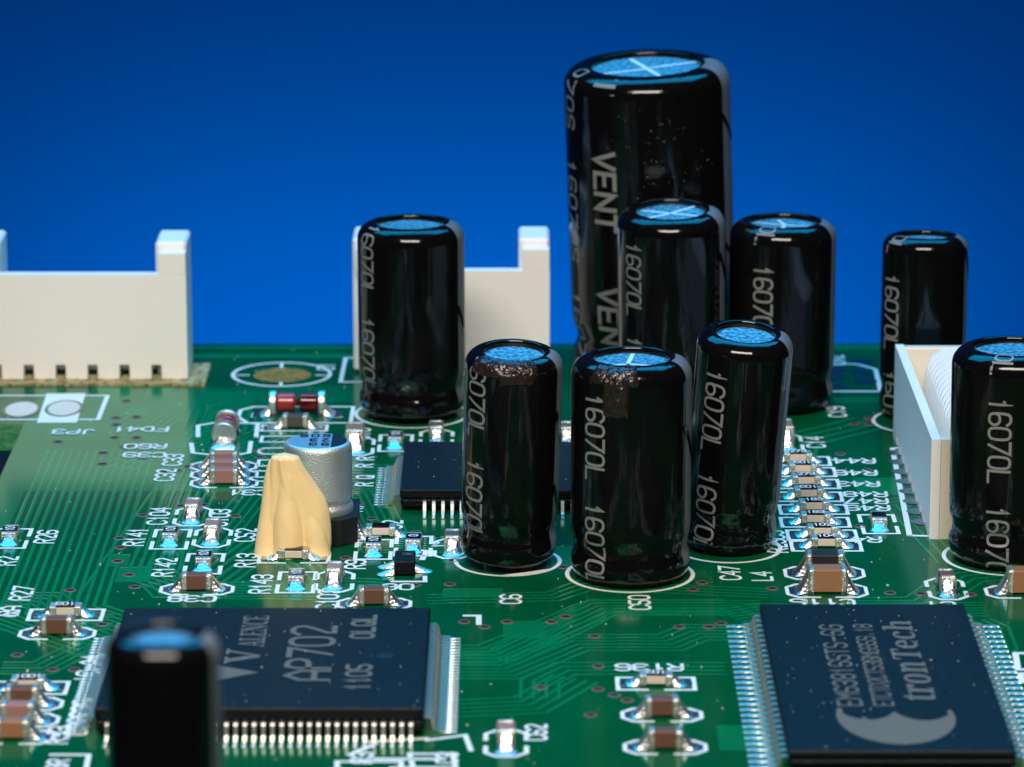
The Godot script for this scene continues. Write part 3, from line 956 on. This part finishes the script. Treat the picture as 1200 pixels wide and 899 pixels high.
	lathe(st, [Vector2(0, 0.4855), Vector2(0.158, 0.4852)], 64)
	var top := part("can_top", commit(st, M.can_top), t, Vector3(0, 0.04, 0))
	st = begin()
	for i in 16:
		var a := deg_to_rad(-62 + i * 7.75)
		var b := deg_to_rad(-62 + (i + 1) * 7.75)
		face(st, [Vector3(0.155 * cos(a), 0.487, -0.155 * sin(a)), Vector3(0.155 * cos(b), 0.487, -0.155 * sin(b)), Vector3(0.073, 0.487, -0.155 * sin(b)), Vector3(0.073, 0.487, -0.155 * sin(a))], Vector3.UP)
	part("polarity_mark", commit(st, M.dark_stamp), top)
	for k in 3:
		st = begin()
		letters(st, ["9G", "23", "50S"][k], Vector2.ZERO, 0.052, 0.0095, 0.066 if k < 2 else 0.06, flat(Vector3(0.06, 0.487, [0.05, -0.035, -0.125][k]), Vector3.LEFT, Vector3.BACK))
		part("stamp", commit(st, M.dark_stamp), top)
	for s in [-1, 1]:
		st = begin()
		fillet(st, 0.06, 0.12, 0.09)
		part("solder", commit(st, M.solder), t, Vector3(s * 0.21, 0, 0), 0.0 if s > 0 else 180.0)
	# the bead of glue that runs down its side
	var g := thing("glue_bead", "dried yellow glue run down the front left side of the silver can", "glue", Vector3(-1.140, 0, 0.922) + Vector3(0, 0, -0.1))
	var rows := []
	var left := [-0.2, -0.182, -0.168, -0.16, -0.15, -0.14, -0.132, -0.12]
	var right := [0.185, 0.19, 0.19, 0.182, 0.16, 0.112, 0.062, 0.02]
	for i in 33:
		var u := i / 32.0 * 7
		var k := mini(6, int(u))
		var l := lerpf(left[k], left[k + 1], u - k)
		var rr := lerpf(right[k], right[k + 1], u - k)
		var line := []
		for j in 73:
			var w := TAU * j / 72
			var fold := 1.0 + (0.12 * cos(7.4 * cos(w) + 0.9 + 0.16 * u) + 0.04 * cos(13 * cos(w) + 0.6 * u)) * maxf(0, sin(w)) + 0.03 * sin(u * 2.0 + w * 3)
			line.append(Vector3((l + rr) / 2 + (rr - l) / 2 * cos(w) * lerpf(1.0, fold, 0.2), 0.002 + 0.515 * i / 32.0, lerpf(0.09, 0.05, i / 32.0) * sin(w) * fold - 0.03 * i / 32.0))
		rows.append(line)
	var cap := []
	for j in 73:
		cap.append(Vector3(-0.055, 0.535, -0.04))
	rows.append(cap)
	st = begin()
	sheet(st, rows, false, true)
	# thick strands that ran down over one another: [foot x, foot z, top x, top z, top height, thickness]
	for s in [[-0.155, 0.05, -0.115, -0.02, 0.51, 0.05], [-0.03, 0.075, -0.04, 0.005, 0.5, 0.078], [0.12, 0.06, 0.06, 0.02, 0.36, 0.062]]:
		var strand := []
		for i in 25:
			var u := i / 24.0
			var c := Vector3(lerpf(s[0], s[2], u), 0.002 + s[4] * u, lerpf(s[1], s[3], pow(u, 0.8)) - 0.03)
			var thick: float = s[5] * (1.0 + 0.22 * exp(-6.0 * u) + 0.07 * sin(u * 9.0 + s[0] * 40)) * sqrt(1.0 - pow(u, 2.6))
			var line := []
			for j in 25:
				var w := TAU * j / 24
				line.append(c + Vector3(cos(w), 0.0, sin(w)) * thick)
			strand.append(line)
		sheet(st, strand, false, true)
	part("bead", commit(st, M.glue), g)


# ---------------------------------------------------------------- moulded packages
func lead_shape(reach: float, top: float, w: float, foot: float) -> ArrayMesh:
	var k := 0.009
	var up := [Vector2(-0.01, top + k), Vector2(reach * 0.3, top + k), Vector2(reach * 0.42, top - 0.002), Vector2(reach - foot, 0.016 + k), Vector2(reach - foot + 0.01, 0.006 + k), Vector2(reach, 0.004 + k)]
	var down := [Vector2(reach, 0.004), Vector2(reach - foot, 0.004), Vector2(reach - foot - 0.012, 0.012), Vector2(reach * 0.32, top - 0.006), Vector2(reach * 0.25, top), Vector2(-0.01, top)]
	var st := begin()
	extrude(st, up + down, -w / 2, w / 2)
	return commit(st, M.tinned_lead)


func package(called: String, label: String, c: Vector3, half: Vector2, h: float, top_lead: float, sides: Array) -> Node3D:
	var t := thing(called, label, "chip", c)
	var st := begin()
	var mid := (0.02 + h) / 2
	box(st, Vector3(0, (mid + h) / 2, 0), Vector3(half.x, (h - mid) / 2, half.y), 0.008)
	var b := part("body", commit(st, M.resin), t)
	st = begin()
	box(st, Vector3(0, (mid + 0.02) / 2, 0), Vector3(half.x - 0.004, (mid - 0.02) / 2 - 0.0005, half.y - 0.004), 0.012)
	part("lower_body", commit(st, M.resin), b)
	for s in sides:   # [turn, count, pitch, reach, lead width, foot, pad length]
		var lead := lead_shape(s[3], top_lead, s[4], s[5])
		st = begin()
		slab(st, Vector3(s[3] - s[5] * 0.7, 0.0, -s[4] * 0.54), Vector3(s[3] + s[6], 0.0045, s[4] * 0.54), 0.002)
		var foot := commit(st, M.solder)
		var basis := Basis(Vector3.UP, deg_to_rad(s[0]))
		for i in s[1]:
			var out := half.x if int(s[0]) % 180 == 0 else half.y
			var at: Vector3 = basis * Vector3(out, 0, (i - (s[1] - 1) / 2.0) * s[2])
			part("foot_solder", foot, part("lead", lead, t, at, s[0]))
	return t


func on_top(t: Node3D, text: String, foot: Vector3, h: float, advance: float, stroke: float):
	var st := begin()
	letters(st, text, Vector2.ZERO, h, stroke, advance, flat(foot - t.position, Vector3.FORWARD, Vector3.LEFT))
	part("printed_text", commit(st, M.package_print), t)


# set type: the line runs away from the camera, with the tops of the letters to the left
func type_on(t: Node3D, text: String, foot: Vector3, length: float, h: float, slant := 0.0, face_name := "Droid Serif"):
	var tm := TextMesh.new()
	var f := SystemFont.new()
	f.font_names = PackedStringArray([face_name])
	f.font_weight = 700
	tm.font = f
	tm.text = text
	tm.font_size = 64
	tm.pixel_size = 0.01
	tm.depth = 0.01
	tm.material = M.package_print
	var box_ := tm.get_aabb()
	var o := MeshInstance3D.new()
	o.name = "printed_text"
	var k := Vector3(length / box_.size.x, h / box_.size.y, 0.02)
	var u := Vector3.FORWARD * k.x
	var v := (Vector3.LEFT + Vector3.FORWARD * slant) * k.y
	var st := begin()
	var ar := tm.get_mesh_arrays()
	var pts: PackedVector3Array = ar[Mesh.ARRAY_VERTEX]
	var idx: PackedInt32Array = ar[Mesh.ARRAY_INDEX] if ar[Mesh.ARRAY_INDEX] != null else PackedInt32Array(range(pts.size()))
	for i in range(0, idx.size(), 3):
		if pts[idx[i]].z + pts[idx[i + 1]].z + pts[idx[i + 2]].z > 0.014:   # the front side of the letters is enough for ink
			var q := []
			for n in 3:
				var p := pts[idx[i + n]] - box_.position
				q.append(u * p.x + v * p.y)
			face(st, q, Vector3.UP)
	o.mesh = commit(st, M.package_print)
	o.position = foot - t.position + Vector3(0, 0.0008, 0)
	t.add_child(o, true)


func packages():
	var t := package("quad_flat_package", "square dark chip package printed AP702 with a triangle mark, in the left foreground", Vector3(-1.153, 0, 3.008), Vector2(0.752, 0.77), 0.14, 0.07,
			[[0.0, 32, 0.045, 0.1, 0.017, 0.05, 0.05], [90.0, 34, 0.042, 0.1, 0.017, 0.05, 0.05], [180.0, 32, 0.045, 0.1, 0.017, 0.05, 0.05], [270.0, 34, 0.042, 0.1, 0.017, 0.05, 0.05]])
	type_on(t, "V", Vector3(-1.193, 0.1405, 3.130), 0.23, 0.165)
	type_on(t, "ALENCE", Vector3(-1.184, 0.1405, 2.869), 0.49, 0.125)
	on_top(t, "AP702", Vector3(-0.857, 0.1405, 3.372), 0.2, 0.172, 0.028)
	on_top(t, "OLQL", Vector3(-0.668, 0.1405, 2.736), 0.105, 0.098, 0.022)
	on_top(t, "1105", Vector3(-0.662, 0.1405, 3.510), 0.11, 0.095, 0.02)
	var st := begin()
	var a: Vector3 = Vector3(-1.185, 0.1412, 3.260)
	var b: Vector3 = Vector3(-1.434, 0.1412, 3.132)
	var c: Vector3 = Vector3(-1.426, 0.1412, 3.412)
	face(st, [a - t.position, b - t.position, c - t.position], Vector3.UP)
	part("printed_triangle", commit(st, M.package_print), t)
	st = begin()
	lathe(st, [Vector2(0, 0.1411), Vector2(0.045, 0.1411)], 24, 0, TAU, (Vector3(-0.599, 0, 3.013) * Vector3(1, 0, 1) - t.position))
	part("corner_dimple", commit(st, M.rubber), t)
	t = package("memory_chip", "long dark memory chip lettered 165TS-6G with leads along two sides, right foreground", Vector3(1.737, 0, 3.15), Vector2(0.508, 1.1), 0.1, 0.05,
			[[0.0, 27, 0.08, 0.085, 0.03, 0.045, 0.085], [180.0, 27, 0.08, 0.085, 0.03, 0.045, 0.085]])
	on_top(t, "EM638165TS-6G", Vector3(1.607, 0.1005, 3.624), 0.105, 0.096, 0.0145)
	on_top(t, "ETCTD2CT53BMG659.18", Vector3(1.752, 0.1005, 3.624), 0.085, 0.0655, 0.012)
	type_on(t, "Tech", Vector3(1.954, 0.1005, 2.956), 0.62, 0.15, 0.12)
	type_on(t, "tron", Vector3(1.962, 0.1005, 3.563), 0.58, 0.15, 0.12)
	# the sweeping initial: a thick crescent with three bars
	st = begin()
	var e: Vector3 = Vector3(1.749, 0.1008, 3.782) - t.position
	for i in 40:
		var q := []
		for k in [i, i + 1]:
			var w := deg_to_rad(-15 + 215 * k / 40.0)
			var thick := sin(PI * clampf(k / 40.0, 0.04, 0.96))
			q.append([e + Vector3(0.27 * cos(w), 0, 0.38 * sin(w)), e + Vector3((0.28 - 0.255 * thick) * cos(w), 0, (0.36 - 0.43 * thick) * sin(w))])
		face(st, [q[0][0], q[1][0], q[1][1], q[0][1]], Vector3.UP)
	for k in 3:
		ribbon(st, [Vector2(e.x - 0.25 + k * 0.05, e.z + 0.02), Vector2(e.x - 0.17 + k * 0.05, e.z + 0.24 - 0.02 * k)], 0.022, ground_at(0.1008), 0.0009)
	part("printed_emblem", commit(st, M.package_print), t)
	t = package("small_quad_package", "small square dark package beside the legend U2, behind the C6 capacitor", Vector3(-0.1, 0, -0.466), Vector2(0.51, 0.51), 0.125, 0.06,
			[[90.0, 16, 0.05, 0.1, 0.0175, 0.045, 0.05], [180.0, 16, 0.05, 0.1, 0.0175, 0.045, 0.05], [0.0, 16, 0.05, 0.1, 0.0175, 0.045, 0.05], [270.0, 16, 0.05, 0.1, 0.0175, 0.045, 0.05]])
	# the three-legged transistor
	t = thing("transistor", "tiny black three-legged transistor below the legend R9 row", "transistor", Vector3(-0.555, 0, 1.260) + Vector3(0, 0, -0.105))
	st = begin()
	box(st, Vector3(0, 0.045, 0), Vector3(0.054, 0.036, 0.105), 0.006)
	part("body", commit(st, M.resin), t)
	st = begin()
	letters(st, "3C", Vector2.ZERO, 0.035, 0.006, 0.03, flat(Vector3(0.04, 0.0815, -0.05), Vector3.LEFT, Vector3.BACK))
	part("printed_code", commit(st, M.package_print), t)
	for s in [[-0.054, 0.07, 180.0], [-0.054, -0.06, 180.0], [0.054, 0.015, 0.0]]:
		st = begin()
		fillet(st, 0.09, 0.06, 0.035)
		part("leg", commit(st, M.solder), t, Vector3(s[0], 0, s[1]), s[2])
	outline([Vector2(-0.614, 1.350), Vector2(-0.447, 1.350), Vector2(-0.449, 1.260)], 0.024)
	outline([Vector2(-0.469, 0.953), Vector2(-0.450, 0.797), Vector2(-0.504, 0.781)], 0.03)


# ---------------------------------------------------------------- chips
# solder that climbs an end face: it leaves along +x, w wide and h high at the face
func fillet(st: SurfaceTool, l: float, w: float, h: float):
	var rows := []
	for i in 10:
		var t := i / 9.0
		var line := []
		for j in 13:
			var s := j / 6.0 - 1.0
			line.append(Vector3(l * t * (1.0 - 0.25 * t * s * s), 0.003 + h * pow(1.0 - t, 1.7) * (1.0 - pow(absf(s), 5)) + 0.006 * sin(PI * clampf(t, 0, 1)) * (1 - s * s), s * w / 2 * (1.0 + 0.3 * t)))
		rows.append(line)
	sheet(st, rows, true)


var protos := {}


func chip(kind: String, label: String, front: Vector3, turn: float, size: Vector3, body: String, code := "", frame := true, group := "", flipped := false):
	var resistor := kind == "chip_resistor"
	var back := size.z / 2 if turn == 0.0 else size.x / 2 + 0.04
	var at := front + Vector3(0, 0, -back)
	turn += sin(front.x * 91.0 + front.z * 47.0) * 1.8
	var key := "%s %s %s %s %s" % [kind, size, body, code, flipped]
	if group == "":
		group = "chip resistors on the board" if resistor else "chip capacitors on the board"
	if frame:
		for s in [-1, 1]:
			var hx: float = size.x / 2 + 0.1
			var hz: float = size.z / 2 + 0.05
			var p := [Vector2(s * 0.045, -hz), Vector2(s * (hx - 0.05), -hz), Vector2(s * hx, -hz + 0.05), Vector2(s * hx, hz - 0.05), Vector2(s * (hx - 0.05), hz), Vector2(s * 0.045, hz)]
			if resistor:
				p = [Vector2(s * 0.045, -hz), Vector2(s * hx, -hz), Vector2(s * hx, hz), Vector2(s * 0.045, hz)]
			outline(p.map(func(q): return Vector2(at.x, at.z) + (q if turn < 45.0 else Vector2(q.y, q.x))), 0.022)
	if protos.has(key):
		copy(protos[key], at, turn, label, group)
		return
	var t := thing(kind, label, "resistor" if resistor else "ferrite" if kind == "ferrite_chip" else "capacitor", at, turn, group)
	protos[key] = t
	var h := size / 2
	var st := begin()
	box(st, Vector3(0, h.y + 0.006, 0), Vector3(h.x - 0.012, h.y - 0.004, h.z - 0.004), 0.004)
	part("body", commit(st, M[body]), t)
	for s in [-1, 1]:
		st = begin()
		box(st, Vector3(s * (h.x - 0.019), h.y + 0.006, 0), Vector3(0.019, h.y, h.z), 0.009 if not resistor else 0.005)
		var e := part("terminal", commit(st, M.terminal), t)
		st = begin()
		fillet(st, 0.07, size.z * 0.98, size.y * 0.86)
		part("solder", commit(st, M.solder), e, Vector3(s * (h.x - 0.001), 0, 0), 0.0 if s > 0 else 180.0)
		st = begin()
		box(st, Vector3(s * (h.x + 0.03), 0.003, 0), Vector3(0.062, 0.0015, h.z * 0.98), 0.001)
		part("pad", commit(st, M.pad_metal), e)
	if resistor:
		st = begin()
		box(st, Vector3(0, size.y + 0.0065, 0), Vector3(h.x - 0.036, 0.0035, h.z - 0.002), 0.003)
		var g := part("glaze", commit(st, M.resistor_glaze), t)
		if code:
			st = begin()
			var u := -1.0 if flipped else 1.0
			letters(st, code, Vector2(-0.015 * code.length(), -0.022), 0.045, 0.0085, 0.033, flat(Vector3(0, size.y + 0.0105, 0), Vector3.RIGHT * u, Vector3.FORWARD * u))
			part("printed_code", commit(st, M.white_print), g)


func chips():
	var r := Vector3(0.162, 0.05, 0.084)
	var c := Vector3(0.162, 0.085, 0.085)
	var col := "chip resistors stacked in a column"
	var y := [Vector3(1.625, 0, -0.956), Vector3(1.637, 0, -0.720), Vector3(1.639, 0, -0.470), Vector3(1.635, 0, -0.209), Vector3(1.645, 0, 0.047), Vector3(1.636, 0, 0.297), Vector3(1.655, 0, 0.541), Vector3(1.662, 0, 0.749)]
	var codes := ["273", "103", "273", "103", "183", "183", "102", "104"]
	var which := ["farthest chip resistor of the column, marked 273", "chip resistor marked 103 between the two marked 273", "chip resistor marked 273, third from the rear of the column", "chip resistor marked 103, fourth from the rear of the column", "chip resistor marked 183, fifth in the column from the rear",
			"chip resistor marked 183, sixth in the column from the rear", "chip resistor marked 102 in the column, behind the one marked 104", "nearest chip resistor of the column, marked 104"]
	for i in 8:
		chip("chip_resistor", which[i], y[i], 0.0, r, "ceramic_white", codes[i], true, col, i in [1, 3])
	chip("ferrite_chip", "dark chip above the legend L4, behind the big brown chip", Vector3(1.616, 0, 1.260), 0.0, Vector3(0.2, 0.11, 0.12), "ferrite", "", true, "ferrite chips")
	chip("chip_capacitor", "largest brown chip, at the near end of the resistor column", Vector3(1.605, 0, 1.573), 0.0, Vector3(0.2, 0.125, 0.125), "ceramic_tan")
	chip("chip_capacitor", "grey chip at C14 peeping out right of the leaning capacitor", Vector3(1.571, 0, -1.253), 90.0, Vector3(0.2, 0.12, 0.11), "ceramic_tan")
	chip("chip_resistor", "lone small chip resistor under the R44 to R45 legends", Vector3(1.976, 0, 0.412), 90.0, r, "ceramic_white", "")
	chip("chip_capacitor", "small brown chip between the big brown chip and the right edge", Vector3(2.218, 0, 1.602), 90.0, c, "ceramic_brown")
	chip("chip_capacitor", "chip cut off by the right edge of the picture", Vector3(2.619, 0, 1.588), 0.0, Vector3(0.2, 0.125, 0.11), "ceramic_tan")
	chip("chip_resistor", "chip resistor under the legend R136 in the centre foreground", Vector3(0.683, 0, 3.051), 0.0, r, "ceramic_white", "102", true, "", true)
	chip("chip_capacitor", "blurred brown chip just in front of the R136 resistor", Vector3(0.695, 0, 3.511), 0.0, c, "ceramic_brown")
	chip("chip_capacitor", "blurred brown chip nearest the camera below R136", Vector3(0.694, 0, 3.963), 0.0, c, "ceramic_brown")
	chip("chip_capacitor", "blurred chip standing end-on right of the AP702 leads", Vector3(-0.027, 0, 3.986), 90.0, c, "ceramic_pink")
	chip("chip_capacitor", "rearmost pink chip of the three before the grey diode", Vector3(-1.632, 0, -0.846), 0.0, c, "ceramic_pink", "", true, "three pink chips in a row")
	chip("chip_capacitor", "middle pink chip of the three before the grey diode", Vector3(-1.619, 0, -0.666), 0.0, c, "ceramic_pink", "", true, "three pink chips in a row")
	chip("chip_capacitor", "nearest pink chip of the three, at the legend C31", Vector3(-1.607, 0, -0.488), 0.0, c, "ceramic_pink", "", true, "three pink chips in a row")
	chip("chip_capacitor", "end-on chip right of the legend C104", Vector3(-1.731, 0, 0.264), 90.0, c, "ceramic_pink")
	chip("chip_capacitor", "end-on chip below the legend C103", Vector3(-1.596, 0, 0.670), 90.0, c, "ceramic_pink")
	chip("chip_resistor", "end-on chip resistor right of the legend R141", Vector3(-1.815, 0, 0.702), 90.0, r, "ceramic_white", "101")
	chip("chip_resistor", "end-on chip resistor right of the legend R142", Vector3(-1.606, 0, 1.154), 90.0, r, "ceramic_white", "101")
	chip("chip_resistor", "end-on chip resistor at the left picture edge by R26", Vector3(-2.670, 0, 0.686), 90.0, r, "ceramic_white", "101")
	chip("chip_capacitor", "brown chip above the legend C38", Vector3(-1.609, 0, 1.529), 0.0, c, "ceramic_brown")
	chip("chip_resistor", "chip resistor marked 103 at the left, behind a brown chip", Vector3(-2.232, 0, 1.963), 0.0, r, "ceramic_white", "103", true, "", true)
	chip("chip_capacitor", "brown chip just in front of the left 103 resistor", Vector3(-2.242, 0, 2.270), 0.0, c, "ceramic_brown")
	chip("chip_resistor", "blurred chip resistor at the lower left corner", Vector3(-2.288, 0, 3.114), 0.0, r, "ceramic_white", "1001")
	chip("chip_capacitor", "blurred brown chip in front of the lower left resistor", Vector3(-2.288, 0, 3.352), 0.0, c, "ceramic_brown")
	chip("chip_capacitor", "blurred pink chip in front of the lower left brown one", Vector3(-2.281, 0, 3.584), 0.0, c, "ceramic_pink")
	chip("chip_capacitor", "nearest blurred tan chip of the lower left pile", Vector3(-2.276, 0, 3.823), 0.0, c, "ceramic_tan")
	chip("chip_resistor", "end-on chip resistor right of the legend R143", Vector3(-1.107, 0, 1.485), 90.0, r, "ceramic_white", "101")
	chip("chip_capacitor", "end-on chip above the legend C102", Vector3(-0.911, 0, 1.470), 90.0, c, "ceramic_pink")
	chip("chip_capacitor", "brown chip touching the rear edge of the AP702 package", Vector3(-0.696, 0, 1.777), 0.0, c, "ceramic_brown")
	chip("chip_resistor", "chip resistor sticking out below the yellow glue at R13", Vector3(-1.142, 0, 0.969), 0.0, r, "ceramic_white", "")
	chip("chip_resistor", "end-on chip resistor right of the legend R9", Vector3(-0.730, 0, 0.891), 90.0, r, "ceramic_white", "101")
	chip("chip_resistor", "end-on zero resistor behind the transistor", Vector3(-0.521, 0, 0.828), 90.0, r, "ceramic_white", "0")
	chip("chip_capacitor", "end-on chip touching the foot of the C6 capacitor", Vector3(-0.314, 0, 0.875), 90.0, c, "ceramic_brown")
	chip("chip_resistor", "chip resistor right of the silver can base, behind R9", Vector3(-0.700, 0, 0.541), 0.0, r, "ceramic_white", "", false)
	chip("chip_resistor", "end-on chip resistor behind the U2 package corner", Vector3(-0.673, 0, -1.272), 90.0, r, "ceramic_white", "101")
	chip("chip_capacitor", "end-on chip behind the U2 package, before the lone black capacitor", Vector3(-0.439, 0, -1.386), 90.0, c, "ceramic_brown")
	chip("chip_capacitor", "tall end-on chip right of the silver can", Vector3(-0.906, 0, -1.178), 90.0, Vector3(0.2, 0.12, 0.11), "ceramic_tan")
	chip("chip_capacitor", "olive chip between the red diode and the silver can", Vector3(-1.271, 0, -1.714), 0.0, Vector3(0.155, 0.075, 0.085), "ceramic_olive", "", false)
	chip("chip_capacitor", "chip seen through the gap between the C6 and C50 capacitors", Vector3(0.316, 0, -1.367), 90.0, c, "ceramic_brown")


# ---------------------------------------------------------------- diodes
func diode(label: String, at: Vector3, turn: float, inner: Array):
	var t := thing("glass_diode", label, "diode", at, turn, "glass diodes")
	var r := 0.066
	for s in [-1, 1]:
		var st := begin()
		lathe(st, [Vector2(0, 0.02), Vector2(r, 0.02), Vector2(r + 0.006, 0.015), Vector2(r + 0.006, -0.015), Vector2(r, -0.02), Vector2(0, -0.02)], 32)
		var e := part("end_cap", commit(st, M.tinned_lead), t, Vector3(s * 0.145, r + 0.006, 0))
		e.rotation_degrees.z = 90
		st = begin()
		fillet(st, 0.07, 0.13, 0.06)
		part("solder", commit(st, M.solder), t, Vector3(s * 0.162, 0, 0), 0.0 if s > 0 else 180.0)
		st = begin()
		box(st, Vector3(s * 0.19, 0.003, 0), Vector3(0.075, 0.002, 0.075), 0.001)
		part("pad", commit(st, M.pad_metal), t)
	for k in inner:
		var st := begin()
		lathe(st, [Vector2(0, k[1]), Vector2(k[2] - 0.012, k[1]), Vector2(k[2], k[1] - 0.012), Vector2(k[2], k[0] + 0.012), Vector2(k[2] - 0.012, k[0]), Vector2(0, k[0])], 32)
		var o := part("glass_body", commit(st, M[k[3]]), t, Vector3(0, r + 0.006, 0))
		o.rotation_degrees.z = -90


func small_parts():
	diode("red glass diode lying crosswise behind the silver can", Vector3(-1.275, 0, -1.990) + Vector3(0, 0, -0.07), 0.0, [[-0.122, -0.012, 0.058, "red_glass"], [-0.01, 0.01, 0.03, "tinned_lead"], [0.012, 0.122, 0.058, "dark_red_glass"]])
	diode("grey glass diode with a red band, lying end-on before the left header", Vector3(-1.661, 0, -1.272) + Vector3(0, 0, -0.2), 90.0, [[-0.122, -0.05, 0.061, "grey_glass"], [-0.049, 0.05, 0.0605, "red_glass"], [0.051, 0.122, 0.059, "dark_red_glass"]])
	outline([Vector2(-1.542, -2.232), Vector2(-0.950, -2.232), Vector2(-0.951, -1.851), Vector2(-1.559, -1.851), Vector2(-1.624, -1.990), Vector2(-1.619, -2.151), Vector2(-1.542, -2.232)], 0.024)
	for s in [[Vector2(-1.828, -1.539), Vector2(-1.847, -1.792), Vector2(-1.761, -1.851)], [Vector2(-1.490, -1.539), Vector2(-1.498, -1.831), Vector2(-1.600, -1.851)], [Vector2(-1.856, -1.386), Vector2(-1.831, -1.178), Vector2(-1.735, -1.141)], [Vector2(-1.513, -1.424), Vector2(-1.508, -1.178), Vector2(-1.564, -1.141)]]:
		outline(s, 0.026)


func dust():
	var rng := RandomNumberGenerator.new()
	rng.seed = 77
	var st := begin()
	box(st, Vector3.ZERO, Vector3.ONE * 0.5, 0.15)
	var mm := MultiMesh.new()
	mm.transform_format = MultiMesh.TRANSFORM_3D
	mm.mesh = commit(st, M.speck)
	mm.instance_count = 800
	for i in 800:
		var k := rng.randf_range(0.002, 0.0065) * (1.0 if i % 9 else 1.8)
		var at := Vector3(rng.randf_range(-3.4, 3.4), 0.002, rng.randf_range(-3.7, 5.5))
		if i < 70:
			at = Vector3(rng.randf_range(1.24, 2.24), 0.101, rng.randf_range(2.06, 4.2))
			k *= 0.7
		elif i < 150:
			at = Vector3(rng.randf_range(-1.88, -0.42), 0.141, rng.randf_range(2.25, 3.75))
			k *= 0.7
		elif i < 180:
			at = Vector3(rng.randf_range(-0.58, 0.38), 0.126, rng.randf_range(-0.95, 0.02))
			k *= 0.7
		elif at.x < -2.8 and at.z > -1.9:
			at.x += 1.5
		mm.set_instance_transform(i, Transform3D(Basis.from_euler(Vector3(rng.randf() * TAU, rng.randf() * TAU, 0)).scaled_local(Vector3(k, k * 0.6, k * rng.randf_range(0.6, 2.2))), at))
	var o := MultiMeshInstance3D.new()
	o.name = "dust"
	o.multimesh = mm
	o.set_meta("kind", "stuff")
	tag(o, "pale dust specks scattered over the board and the packages", "dust")
	add_child(o)
